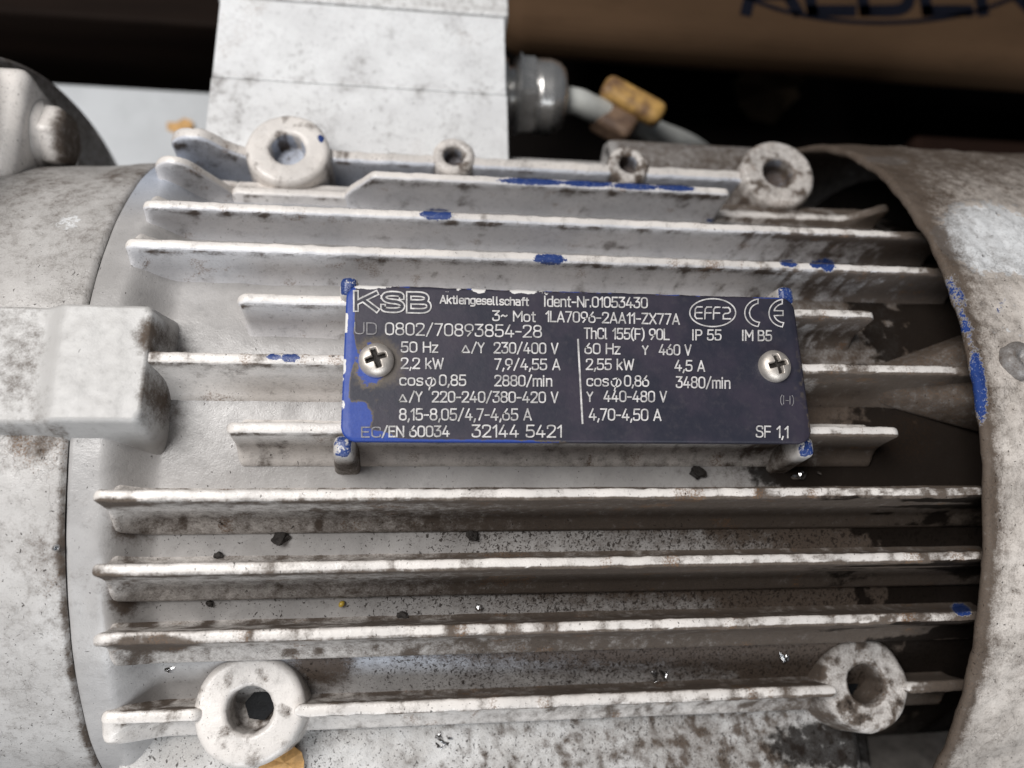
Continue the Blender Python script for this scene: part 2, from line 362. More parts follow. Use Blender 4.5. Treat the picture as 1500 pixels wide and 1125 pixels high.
# --- fins
BLUE = [(640, 314, 24, 9, 2), (805, 380, 24, 9, 3), (1040, 324, 9, 4, 0), (1212, 388, 12, 10, 30), (1155, 386, 14, 5, 10), (780, 266, 52, 5, 2), (860, 269, 40, 5, 2), (930, 273, 36, 5, 3), (990, 275, 30, 5, 4),
        (425, 524, 14, 7, 0), (400, 523, 10, 5, 0), (1408, 893, 15, 9, 20), (1010, 205, 7, 6, 0), (470, 203, 5, 6, 0), (1195, 388, 10, 5, 10)]
def bluemask(px, py):
    m = np.zeros_like(px)
    for (x, y, a, b, r) in BLUE: m = np.maximum(m, blob(px, py, x, y, a, b, r))
    return m
def make_fin(name, Y, ztop, x0, x1, wt=.00118, wr=.0022, grime=.0, zfun=None, flare=.0034, mat=None, seed=0, rend=.0016, cornr=.0025, specks=.2, cool=0., tipdirt=0., right_dirt=1., wiggle=.6):
    n = int((x1 - x0) / .0008); t = np.linspace(0, 1, n); xs = x0 + (x1 - x0) * t
    e0 = x0 + (rend + .004) * np.linspace(0, 1, 14) ** 1.7; e1 = x1 - (rend + .004) * np.linspace(1, 0, 14) ** 1.7
    xs = np.concatenate([e0, xs[(xs > e0[-1]) & (xs < e1[0])], e1])
    dl = np.minimum(xs - x0, x1 - xs)
    wk = np.sqrt(np.clip(1 - (1 - np.clip(dl / rend, 0, 1)) ** 2, .0004, 1))
    zt = np.full_like(xs, ztop) if zfun is None else np.array([zfun(x) for x in xs])
    zt = zt - cornr * (1 - np.sqrt(np.clip(1 - (1 - np.clip(dl / cornr, 0, 1)) ** 2, 0, 1)))
    zt = zt + wiggle * .00022 * (fbm(xs * 160 + seed * 3.1, xs * 0 + seed, seed) - .5) * 2 + wiggle * .00012 * (fbm(xs * 700, xs * 0 + 2.2, seed + 3) - .5)
    fz = floor_z(xs, Y) - .0015
    hs = np.concatenate([[0, .04, .09, .15, .22], np.linspace(.32, .92, 9)])
    rows = []
    for side in (-1, 1):
        hh = hs if side < 0 else hs[::-1]
        if side > 0:
            for a in np.linspace(-80, 80, 9):                    # rounded tip
                ra = math.radians(a); rows.append((math.sin(ra), None, math.cos(ra)))
        for h_ in hh: rows.append((side, h_, 0))
    P_ = np.zeros((len(xs), len(rows), 3))
    edge = wt * .25 * (fbm(xs * 420, xs * 0 + 5, seed + 9) - .5) * 2
    for j, (sd, h_, cc) in enumerate(rows):
        hgt = zt - fz
        if h_ is None:
            z = zt - wt * .8 * (1 - cc ** .32); hw = wt * sd + edge * abs(sd)
        else:
            z = fz + (hgt - wt) * h_ / .95
            fl = flare * np.exp(-np.clip(z - fz - .0015, 0, None) / .0017)
            hw = sd * (wt + (wr - wt) * (1 - h_) + fl)
        P_[:, j, 0] = xs; P_[:, j, 1] = Y + hw * wk; P_[:, j, 2] = z
    me = gridmesh(name, P_)
    def wear(c, px, py):
        sdn = (c[:, 1] / 1000 < Y - wt * .55); n1 = fbm(c[:, 0] * .25, c[:, 2] * .25 + seed, seed); n2 = fbm(c[:, 0] * .07, c[:, 2] * .1, seed + 4)
        d = .05 + .12 * n2 + .15 * (grime > .4) * sdn + .62 * (grime > .25) * (c[:, 1] / 1000 > Y + wt * 1.04) * (.5 + .6 * sst(250, 800, px)) + grime * sdn * (.35 + .65 * sst(330, 900, px)) + tipdirt * (~sdn) * sst(.4, .75, n1) + .75 * sst(123, 128, c[:, 0]) + right_dirt * .85 * sst(1000, 1330, px + 160 * (n1 - .5)) * sdn  # dirt plus painted shade: lower-fin sides and the ends under the cowl
        te = np.exp(-((np.abs(c[:, 1] / 1000 - Y) / wt - 1.03) / .10) ** 2) * (c[:, 2] / 1000 > ztop - .004); d = d + te * (.25 + .5 * sst(.35, .7, n1)) + .5 * right_dirt * sst(650, 1250, px) * sst(.5, .68, fbm(c[:, 0] * .45, c[:, 1] * .6 + seed, seed + 31))
        d = d + .55 * right_dirt * sst(1280, 1420, px) * n1 + .35 * sst(.62, .8, n1)
        d = d + 1.2 * blob(px, py, 222, 942, 52, 11) * (seed == 8) + .8 * blob(px, py, 160, 735, 34, 9) * n1 + .8 * blob(px, py, 150, 842, 30, 9) * n1
        sp = specks + .3 * n2
        return np.stack([d, bluemask(px, py), sp, right_dirt * sdn * (.45 * sst(1300, 1420, px) + .8 * sst(1050, 1300, px) * sst(.35, .6, fbm(c[:, 0] * .06, c[:, 2] * .4 + seed, seed + 51)) * (grime > .4))], -1)
    def wear2(c, px, py):
        n1 = fbm(c[:, 0] * .2, c[:, 2] * .3, seed + 21)
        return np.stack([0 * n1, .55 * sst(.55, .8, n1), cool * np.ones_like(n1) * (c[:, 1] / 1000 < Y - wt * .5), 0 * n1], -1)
    return part('cooling_fin', me, mat or M_fin, wear=wear, wear2=wear2)
def fin_px(pa, pb, z, under=True, **k):
    a, b = P(*pa, z), P(*pb, z); return make_fin('cooling_fin', (a[1] + b[1]) / 2, z, a[0], X_COWL + .016 if under else b[0], **k)
Z4 = -.022
Y4 = P(606, 258, Z4)[1]
a0, a1 = P(222, 250, Z4)[0], P(330, 280, Z4)[0]
make_fin('cooling_fin', Y4, Z4, a0, a1, seed=11, cool=.35, cornr=.0055, zfun=lambda x: Z4 + .0025 - .013 * float(sst(a0 + .006, a1, x)), right_dirt=0, grime=.05)
b0, b1 = P(520, 265, Z4)[0], P(1072, 275, Z4)[0]
make_fin('cooling_fin', Y4, Z4, b0 - .004, b1, seed=12, cool=.4, zfun=lambda x: Z4 - .010 * (1 - float(np.clip((x - b0 + .004) / .0085, 0, 1))), right_dirt=.2, grime=.06)
make_fin('cooling_fin', Y4, Z4 - .011, a1 - .002, b0, seed=13, cool=.2, right_dirt=0)
c0, c1 = P(1085, 300, Z4 - .012)[0], P(1300, 300, Z4 - .006)[0]
make_fin('cooling_fin', Y4, Z4 - .012, b1 - .001, c1, seed=14, zfun=lambda x: Z4 - .012 + .008 * float(sst(c0 + .03, c1, x)), right_dirt=.9, grime=.3)
fin_px((205, 297), (1338, 345), -.011, seed=1, cool=.45, grime=.0, specks=.18, right_dirt=.7)
fin_px((178, 357), (1372, 396), -.005, seed=2, cool=.4, grime=.02, specks=.2, right_dirt=.8)
fin_px((344, 440), (1285, 458), -.002, under=False, seed=3, cool=.3, grime=.04, specks=.18)
fin_px((196, 524), (1405, 541), 0.0, seed=4, grime=.22, tipdirt=.25, specks=.25, cornr=.0005)
fin_px((328, 626), (1322, 632), -.002, under=False, seed=5, grime=.22, specks=.18)
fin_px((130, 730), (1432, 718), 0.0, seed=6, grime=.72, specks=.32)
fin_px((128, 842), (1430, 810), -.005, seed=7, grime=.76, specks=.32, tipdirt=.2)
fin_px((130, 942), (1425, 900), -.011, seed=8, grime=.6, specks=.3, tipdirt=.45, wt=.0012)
ZR = -.0335
YL, YU = P(700, 1030, ZR)[1], P(700, 232, ZR)[1]
XB = [P(365, 1040, -.0325)[0], P(1270, 1002, -.033)[0], P(421, 217, -.0325)[0], P(665, 227, -.0345)[0], P(922, 239, -.0345)[0], P(1142, 252, -.033)[0]]
for i, (xa, xb) in enumerate(((P(145, 1045, -.031)[0], XB[0] - .0098), (XB[0] + .0098, XB[1] - .0092), (XB[1] + .0092, X_COWL + .014))):
    make_fin('cooling_fin', YL, -.031, xa, xb, seed=9 + 20 * i, wt=.0013, grime=.3, tipdirt=.35, specks=.3, cornr=.002 if i == 0 else .0003)
# upper bar that carries the bosses
r0, r1 = P(243, 215, -.030)[0], P(1190, 255, ZR)[0]
rh = P(352, 222, -.034)[0]
for i, (xa, xb) in enumerate(((r0, XB[2] - .009), (XB[2] + .009, XB[3] - .0048), (XB[3] + .0048, XB[4] - .0048), (XB[4] + .0048, XB[5] - .009))):
    make_fin('cooling_fin', YU, ZR, xa, xb, seed=10 + 20 * i, wt=.0019, wr=.0026, cool=.75, grime=.05, tipdirt=.25, specks=.4, right_dirt=.2, cornr=.006 if i == 0 else .0003,
             zfun=lambda x: -.0355 + .0070 * float(1 - sst(rh - .010, rh, x)))

# --- mounting bosses
def boss(loc, ztop, R, r, depth, name='mounting_boss', mat=None, dirt=.12, wet=0., seed=0, rust=.2, bottom=None, blue=0., lip=.0018, hexr=None, hexoff=(0, 0)):
    zb = min(float(floor_z(loc[0], loc[1])), -.048) - .004
    pr = [(R * 1.10, zb - ztop), (R * 1.02, -.004)] + [(R - lip + lip * math.sin(a), -lip + lip * math.cos(a)) for a in np.linspace(math.pi / 2, 0, 9)]
    pr += [(r + .0012 - .0012 * math.sin(a), -.0012 + .0012 * math.cos(a)) for a in np.linspace(0, math.pi / 2, 7)] + [(r * .98, -depth), (r * .9, -depth - .0003), (0.00001, -depth - .0003)]
    me = revolve(name, dense(pr, .0008), 96, 'Z', (loc[0], loc[1], ztop), wob=.00035, seed=seed)
    def wear(c, px, py):
        n = fbm(c[:, 0] * .3, c[:, 1] * .3 + seed, seed + 2); low = sst(ztop * 1000 - 1.5, ztop * 1000 - 5, c[:, 2])
        rr = np.hypot(c[:, 0] / 1000 - loc[0], c[:, 1] / 1000 - loc[1]) / R
        return np.stack([dirt + .5 * sst(.55, .75, n) + .3 * low + .5 * dirt * (rr < r / R * 1.15), bluemask(px, py) + blue * (rr < r / R) * n, .22 + .25 * n + .2 * dirt, wet * n * 1.3 * (rr < .9)], -1)
    def wear2(c, px, py):
        n = fbm(c[:, 0] * .25, c[:, 1] * .25 + seed, seed + 8); rr = np.hypot(c[:, 0] / 1000 - loc[0], c[:, 1] / 1000 - loc[1]) / R
        return np.stack([0 * n, rust * n * 2, (blue > 0) * 1.3 * (rr < r / R), 0 * n], -1)
    o = part(name, me, mat or M_fin, wear=wear, wear2=wear2)
    if hexr:
        bm = bmesh.new(); bmesh.ops.create_cone(bm, cap_ends=True, segments=6, radius1=hexr, radius2=hexr * .96, depth=.003)
        bm.transform(Matrix.Translation((loc[0] + hexoff[0], loc[1] + hexoff[1], ztop - depth + .0005)) @ Matrix.Rotation(.35, 4, 'Z'))
        link('socket_plug', bmmesh(bm, 'socket_plug'), M_black, o, smooth=False)
    return o
def at(px, py, z): q = P(px, py, z); return (q[0], q[1])
boss(at(421, 217, -.0325), -.0325, .0112, .0046, .006, seed=1, blue=.3, dirt=.1)
boss(at(1142, 252, -.033), -.033, .0112, .0046, .006, seed=2, blue=.12, dirt=.42, rust=.35)
boss(at(365, 1040, -.0325), -.0325, .0120, .0050, .009, seed=3, dirt=.12, hexr=.0036, hexoff=(.0010, .0002))
boss(at(1270, 1002, -.033), -.033, .0112, .0047, .012, seed=4, dirt=.5, wet=.5, rust=.2, hexr=.0040)
boss(at(665, 227, -.0345), -.0345, .0061, .0029, .005, name='threaded_boss', seed=5, blue=.1, dirt=.3, lip=.0016)
boss(at(922, 239, -.0345), -.0345, .0061, .0027, .005, name='threaded_boss', seed=6, blue=.1, dirt=.4, lip=.0016)

# --- side pad below the lower fin
pl = P(178, 1090, -.046)[0]; pr_ = .128
yy = np.linspace(-.014, -.075, 60); xx = np.linspace(pl, pr_, 200)
X, Y = np.meshgrid(xx, yy, indexing='ij')
Zp = -.046 + .0007 * (fbm(X * 1500 * .3, Y * 1500 * .3, 4) - .5) + .0004 * (fbm(X * 2500, Y * 2500, 5) - .5)
Zp = Zp - .020 * sst(.112, .126, X) - .03 * sst(-.055, -.075, Y)
top = np.stack([X, Y, Zp], -1)
skirt = top[:1].copy(); skirt[..., 2] -= .03; skirt2 = top[-1:].copy(); skirt2[..., 2] -= .03
def w_pad(c, px, py):
    n = fbm(c[:, 0] * .15, c[:, 1] * .15, 31); n2 = fbm(c[:, 0] * .5, c[:, 1] * .5, 33)
    d = .05 + .42 * sst(500, 1000, px) + .5 * sst(.5, .75, n2) * sst(350, 700, px) + .3 * blob(px, py, 480, 1060, 40, 40)
    return np.stack([d, 0 * d, .55 + .35 * n, .8 * blob(px, py, 1230, 1090, 130, 45) + 1.2 * sst(1270, 1340, px)], -1)
part('side_pad', gridmesh('side_pad', np.concatenate([skirt, top, skirt2])), M_pad, wear=w_pad)

# --- drive-end shield, its bolt lug and the flange
xs = np.concatenate([[X_SEAM - .0003, X_SEAM - .0004, X_SEAM - .0008], np.linspace(X_SEAM - .0016, -.112, 70)])
def sh(x):
    e = .0010 * float(sst(X_SEAM - .0002, X_SEAM - .0010, x)); up = .0022 * float(sst(-.072, -.09, x))
    return (.0828 + e, .0838 + e - up, .0968 + e)
def w_sh(c, px, py):
    n = fbm(c[:, 0] * .12, c[:, 1] * .12, 41); n2 = fbm(c[:, 0] * .4, c[:, 1] * .4, 43)
    d = .12 + .25 * n + .5 * sst(400, 250, py) * n + .45 * blob(px, py, 60, 640, 70, 35) * n2 * 1.5 + .9 * np.exp(-np.abs(c[:, 0] + 70.4) / .7) * sst(650, 720, py) * n2 * 1.5 + .35 * blob(px, py, 65, 830, 40, 50) * n2
    return np.stack([d, 0 * d, .3 + .35 * n2 * sst(330, 420, py), 0 * d], -1)
def w2_sh(c, px, py):
    n = fbm(c[:, 0] * .15, c[:, 1] * .15, 45)
    return np.stack([.45 * blob(px, py, 95, 325, 40, 14) * n * 1.6, .45 * blob(px, py, 65, 650, 70, 50) * n * 1.8 + .5 * blob(px, py, 75, 820, 40, 60) * n, 0 * n, 0 * n], -1)
shield = part('end_shield', ell_shell('end_shield', xs, [sh(x) for x in xs], nth=340, bump=lambda p: .0004 * (fbm(p[..., 0] * .1, p[..., 1] * .1, 61) - .5) * 2), M_shield, wear=w_sh, wear2=w2_sh)
def loft_lug(name, rect_top, rect_bot, zt, zb, nx=70, ny=60, p=5.0):
    """smooth raised block: height field over the base rectangle"""
    (x0, x1, y0, y1), (u0, u1, v0, v1) = rect_bot, rect_top
    X, Y = np.meshgrid(np.linspace(x0, x1, nx), np.linspace(y0, y1, ny), indexing='ij')
    hx = np.minimum(sst(x0, u0, X) if u0 > x0 else 1, sst(0, 1, (x1 - X) / (x1 - u1))); hy = np.minimum(sst(0, 1, (Y - y0) / (v0 - y0)), sst(0, 1, (y1 - Y) / (y1 - v1)))
    h = np.clip(hx * hy * 1.22 - .02, 0, 1); return np.stack([X, Y, zb + (zt - zb) * h + .0003 * (fbm(X * 300, Y * 300, 71) - .5) * 2], -1)
tl, br = P(72, 455, 0), P(206, 600, 0)
bt, bb = P(60, 438, -.004), P(252, 662, -.011)
g = loft_lug('lug', (-.115, br[0] - .0005, br[1], tl[1]), (-.1151, bb[0] - .0015, br[1] - .0085, tl[1] + .0055), .0002, -.0185)
g[..., 2] -= .0022 * sst(tl[0] + .0035, tl[0] - .0015, g[..., 0])
def w_lug(c, px, py):
    n = fbm(c[:, 0] * .3, c[:, 1] * .3, 77)
    d = .06 + 1.1 * blob(px, py, 226, 495, 26, 28) * (.4 + n) + 1.1 * blob(px, py, 228, 580, 22, 45) * (.4 + n) + .6 * sst(80, 50, px) * n + .5 * sst(.6, .75, n) * sst(600, 640, py)
    return np.stack([d, 0 * d, .25 * n, 0 * d], -1)
link('bolt_lug', gridmesh('bolt_lug', g), M_lug, shield, wear=w_lug)

XF = -.109; RF = .110
prf = [(0.02, -.114), (RF - .004, -.114), (RF, -.1125), (RF, -.1105), (RF - .0015, XF), (.085, XF), (.08, XF - .001), (.02, XF - .001)]
flange = part('pump_flange', revolve('pump_flange', dense([(r, h) for r, h in prf], .003), 220, 'X', (0, YC, ZC), wob=.0004, seed=3), M_flange,
              wear=lambda c, px, py: np.stack([.3 + .4 * fbm(c[:, 1] * .15, c[:, 2] * .15, 5), 0 * px, .4 + 0 * px, 0 * px], -1), label='dark grey round flange with a bolt')
bp = P(68, 190, -.043); bx = XF
def w_bolt(c, px, py):
    n = fbm(c[:, 1] * .3, c[:, 2] * .3, 15)
    return np.stack([.12 + .85 * sst(-101, -97.6, c[:, 0] - 0) * (n > .0) * .9 + .25 * n, 0 * n, .5 + 0 * n, 0 * n], -1)
nutc = P(30, 185, -.043)
m = boxmesh('bolt_pad', (-.012, -.025, -.016), (.0085, .0080, .0195), .0032, 5)
for v in m.vertices: v.co = Vector((v.co.x + bx, v.co.y + .131, v.co.z - .045))
link('bolt_pad', m, M_fin, flange, wear=(.14, 0, .45, 0))
pb = [(.00001, .0145), (.0050, .0145), (.0066, .0137), (.0074, .0122), (.0076, .0095), (.0074, .0090), (.0084, .0086), (.0086, .0078), (.0084, .004)]
mb = revolve('bolt', dense(pb, .0012), 72, 'X', (0, 0, 0), wob=.0002, seed=4)
for v in mb.vertices:
    t_ = (math.atan2(v.co.z, v.co.y) + .3) % (math.pi / 3) - math.pi / 6; k_ = (.92 / math.cos(t_)) if v.co.x > .0089 else 1.06
    v.co = Vector((v.co.x + bx + .0005, v.co.y * k_ * 1.12 + .1265, v.co.z * k_ * 1.12 - .0400))
link('bolt', mb, M_fin, flange,
     wear=lambda c, px, py: np.stack([.1 + .8 * sst(-97.5, -95, c[:, 0]), 0 * px, .5 + 0 * px, 0 * px], -1))

# --- fan cowl
def cw(k): return (.0965 + k, .1015 + k, .1155 + k)
xs = np.concatenate([[.150, X_COWL + .012, X_COWL + .004, X_COWL + .0012], X_COWL + np.array([.0004, .0001, 0, .0002, .0006, .0012]), np.arange(X_COWL + .002, X_COWL + .10, .0009)])
ks = np.concatenate([[-.0024] * 4, [-.0021, -.0016, -.0010, -.0005, -.0001, 0], np.zeros(len(xs) - 10)])
def cowl_bump(p):
    x, y = p[..., 0], p[..., 1]
    e = np.exp(-np.clip(x - X_COWL * 1000, 0, None) / 6)
    return .0009 * (fbm(x * .05, y * .05, 81) - .5) * 2 + .0005 * (fbm(x * .3, y * .3, 83, 5) - .5) * 2 + .0005 * e * (fbm(y * .25 + 3, x * .1, 85) - .5) * 2
def w_cowl(c, px, py):
    n = fbm(c[:, 0] * .2, c[:, 1] * .12, 91); n2 = fbm(c[:, 0] * .5, c[:, 1] * .5, 92); e = c[:, 0] - X_COWL * 1000
    inner = (e > .3) & (np.hypot(0, 0) == 0) & False
    d = .12 + .35 * n + 1.35 * np.exp(-np.clip(e, 0, None) / 1.6) * (.45 + .9 * n2) + .55 * sst(330, 220, py) + .8 * np.exp(-np.clip(e, 0, None) / 7.) * sst(540, 380, py) * (.5 + .7 * n2) + .5 * np.exp(-np.clip(e, 0, None) / 4.) * n
    up = sst(560, 440, py) * sst(330, 400, py)
    b = .95 * blob(px, py, 1433, 565, 12, 52, -6) + .55 * blob(px, py, 1400, 430, 14, 50, -22) * n2 * 1.7 + .55 * blob(px, py, 1412, 490, 16, 16) * n2 * 1.7 + .55 * blob(px, py, 1470, 440, 8, 26, 25) * n2 * 1.6
    return np.stack([d, b, .35 + .3 * n, 0 * d], -1)
def w2_cowl(c, px, py):
    n = fbm(c[:, 0] * .15, c[:, 1] * .3, 95); n2 = fbm(c[:, 0] * .4, c[:, 1] * .9, 96)
    wh = 1.5 * blob(px, py, 1455, 350, 85, 46, 12) * (.45 + .7 * n) + .8 * blob(px, py, 1300, 235, 40, 8) * n * 1.6 + .7 * blob(px, py, 1480, 470, 60, 40) * n2
    return np.stack([wh, .35 * n * sst(700, 900, py), 0 * n, 0 * n], -1)
cowl = part('fan_cowl', ell_shell('fan_cowl', xs, [cw(k) for k in ks], nth=520, bump=cowl_bump, full=True), M_cowl, wear=w_cowl, wear2=w2_cowl, label='sheet fan cowl with flaking grey paint')
q = P(1478, 530, .006); qz = float(ZC + .0965 * math.sqrt(max(0, 1 - ((q[1] - YC) / .1) ** 2)))
psc = [(.0042, -.002), (.0041, .0008), (.0038, .0018), (.0030, .0024), (.0016, .0026), (.0012, .0016), (.00001, .0015)]
link('screw', revolve('screw', dense(psc, .0006), 40, 'Z', (q[0] + .0012, q[1], qz), wob=.0009, seed=7), M_flange, cowl, wear=lambda c, px, py: np.stack([.5 + 0 * px, .35 * fbm(c[:, 0], c[:, 1], 3), .3 + 0 * px, .4 * fbm(c[:, 0] * .6, c[:, 1] * .6, 4)], -1))
# non-drive end shield inside the cowl and its lug
me = revolve('rear_shield', dense([(.006, .150), (.060, .150), (.078, .148), (.0905, .147), (.0905, .155)], .003), 160, 'X', (0, YC, ZC))
part('rear_shield', me, M_cowl_shade)
x0 = P(1296, 545, -.004)[0]; e1, e2 = P(1405, 482, .0), P(1428, 602, -.002)
zr = -.014
me = hexa('rear_lug', [(x0, .047, zr), (.139, .039, zr), (.139, .066, zr), (x0, .056, zr)], [(x0 + .003, .0495, -.0095), (.1385, .0435, -.0022), (.1385, .0615, -.0022), (x0 + .003, .0535, -.0095)], .0016)
part('rear_lug', me, M_cast, wear=(.88, 0, .5, .3), wear2=(0, .3, 0, 0))

# --- rating plate
PZ = .0024
corn = [(509, 420), (1161, 432), (1192, 650), (497, 645)]
cp = [P(*c, PZ) for c in corn]
x0, x1 = (cp[0][0] + cp[3][0]) / 2, (cp[1][0] + cp[2][0]) / 2; y1, y0 = (cp[0][1] + cp[1][1]) / 2, (cp[2][1] + cp[3][1]) / 2
TH = .0011
nx, ny = 230, 90
U, V = np.meshgrid(np.linspace(-1, 1, nx), np.linspace(-1, 1, ny), indexing='ij')
hx, hy, cr = (x1 - x0) / 2, (y1 - y0) / 2, .0032
# squircle corners: pull grid corners in
sx = U * hx; sy = V * hy
dx = np.clip(np.abs(sx) - (hx - cr), 0, None); dy = np.clip(np.abs(sy) - (hy - cr), 0, None)
k = np.where((dx > 0) & (dy > 0), np.maximum(dx, dy) / np.maximum(np.hypot(dx, dy), 1e-9), 1)
sx = np.where(dx > 0, np.sign(sx) * (hx - cr + dx * k), sx); sy = np.where(dy > 0, np.sign(sy) * (hy - cr + dy * k), sy)
ragged = .0005 * (fbm(sx * 300 + 50, sy * 0 + 1, 5) - .3) * sst(.985, 1., V)
pz = PZ + .00018 * (fbm(sx * 60 + 3, sy * 60, 6) - .5) - .0003 * sst(.97, 1, np.maximum(np.abs(U), np.abs(V)))
topg = np.stack([(x0 + x1) / 2 + sx, (y0 + y1) / 2 + sy - ragged, pz], -1)
me = gridmesh('nameplate', topg)
bm = bmesh.new(); bm.from_mesh(me)
ret = bmesh.ops.extrude_edge_only(bm, edges=[e for e in bm.edges if e.is_boundary])
nv = [v for v in ret['geom'] if isinstance(v, bmesh.types.BMVert)]
for v in nv: v.co.z -= TH
bm.faces.new([]) if False else None
be = [e for e in bm.edges if e.is_boundary]; bmesh.ops.contextual_create(bm, geom=be)
me = bmmesh(bm, 'nameplate')
def w_plate(c, px, py):
    n = fbm(c[:, 0] * .35, c[:, 1] * .35, 101); n2 = fbm(c[:, 0] * .9, c[:, 1] * .9, 103)
    lx = c[:, 0] - x0 * 1000; by = c[:, 1] - y0 * 1000; W = (x1 - x0) * 1000; Hh = (y1 - y0) * 1000; ty = Hh - by
    blue = .95 * sst(3.2, .6, lx + 1.5 * (n - .5)) * sst(22, 14, ty - 0) + .9 * sst(2.2, .4, lx)
    blue = blue + 1.1 * blob(px, py, 510, 625, 26, 32, 35) + .9 * blob(px, py, 545, 640, 36, 9) + .35 * blob(px, py, 540, 585, 26, 40)
    blue = blue + .7 * sst(.9, .2, by) * sst(70, 30, lx) + .55 * blob(px, py, 545, 525, 34, 34)
    blue = blue + .6 * sst(1.1, .3, ty) * sst(.42, .6, n) + .5 * sst(1.2, .2, W - lx) * sst(9, 6, by)
    nn = fbm(c[:, 0] * .22, c[:, 1] * .22, 107); white = .9 * sst(.9, .2, lx) * sst(.42, .6, nn) + sst(1.6, .5, ty + 1.2 * (n2 - .5)) * sst(.35, .6, nn) * sst(W * .8, 15, lx) + .35 * sst(.5, .1, by) * n2 + .35 * sst(.6, .1, W - lx) * n2
    d = .3 * blob(px, py, 545, 560, 60, 90) + .7 * blob(px, py, 552, 530, 38, 34) + .6 * blob(px, py, 1160, 560, 25, 50) * n2 + .5 * sst(2, .3, W - lx) * n2
    return np.stack([d, blue, white, 0 * d], -1)
plate = part('nameplate', me, M_plate, smooth=False, wear=w_plate, label='dark blue-grey rating plate with pale lettering and worn blue edges')
# posts below the plate corners
for (px_, py_, z_, dx_, dy_) in ((511, 408, .0012, 0, 0), (1152, 422, .0012, 0, 0), (501, 664, -.0006, 0, 0), (1184, 664, -.0006, 0, 0)):
    q = P(px_, py_, z_); fz = float(floor_z(q[0], q[1])) - .002
    inw = -.0035 if py_ < 500 else .0035
    s1 = [(-1, -1), (1, -1), (1, 1), (-1, 1)]
    me = hexa('plate_post', [(q[0] + a * .0030, q[1] + b * .0036 + inw * .5, fz) for a, b in s1], [(q[0] + a * .0018, q[1] + b * .0022 + inw * .45, z_) for a, b in s1], .0014, 5)
    bm = bmesh.new(); bm.from_mesh(me); bmesh.ops.subdivide_edges(bm, edges=[e for e in bm.edges if e.calc_length() > .002], cuts=10, use_grid_fill=True); bm.to_mesh(me); bm.free()
    zc = z_ * 1000
    part('plate_post', me, M_blue, smooth=False, wear=lambda c, px, py, zc=zc: np.stack([.2 + .5 * sst(zc - 3, zc - 8, c[:, 2]), 1.0 * sst(zc - 1.6, zc - .5, c[:, 2]) * (.25 + .8 * fbm(c[:, 0] * .8, c[:, 1] * .8, 3)), .4 + 0 * px, 0 * px], -1))
# screws holding the plate
def cross_screw(px_, py_, R, rot, dirt, tilt=(0, 0)):
    q = P(px_, py_, PZ + .0012); n = 70
    rr = np.linspace(1, 0, 46) ** .8; th = np.linspace(0, 2 * math.pi, 120, endpoint=False)
    RR, TT = np.meshgrid(rr, th, indexing='ij'); X, Y = RR * np.cos(TT) * R, RR * np.sin(TT) * R
    Z = .0026 * np.sqrt(np.clip(1 - (RR * .985) ** 2.6, 0, 1)) ** .8
    c, s_ = math.cos(rot), math.sin(rot); u, v = X * c + Y * s_, -X * s_ + Y * c
    wd, ln = R * .15, R * .60
    arm = np.maximum(sst(wd * 1.35, wd * .75, np.abs(u)) * sst(ln * 1.1, ln * .85, np.abs(v)), sst(wd * 1.35, wd * .75, np.abs(v)) * sst(ln * 1.1, ln * .85, np.abs(u)))
    Z = Z - .0016 * arm * (1.15 - .5 * RR)
    p = np.stack([X, Y, Z], -1); sk = p[:1].copy(); sk[..., 2] -= .0022
    p = np.concatenate([sk, p]); p[..., 2] += tilt[0] * p[..., 0] + tilt[1] * p[..., 1]; p += np.array([q[0], q[1], PZ + .0001])
    me = gridmesh('screw', p, cv=True); o = link('screw', me, M_steel, plate); me.materials.append(M_crumb)
    A_ = np.concatenate([arm[:1], arm]); idx = []
    for f in me.polygons: idx.append(1 if np.mean([A_.ravel()[v] for v in f.vertices]) > .62 else 0)
    me.polygons.foreach_set('material_index', idx); return o
cross_screw(551, 526, .0036, .35, .2)
cross_screw(1137, 535, .0036, .25, .3, (-.05, 0))
def ring_flat(name, px_, py_, ra, rb, mat):
    q = P(px_, py_, PZ); return link(name, revolve(name, [(ra, .00002), (rb, .00008)], 60, 'Z', (q[0], q[1], PZ)), mat, plate)

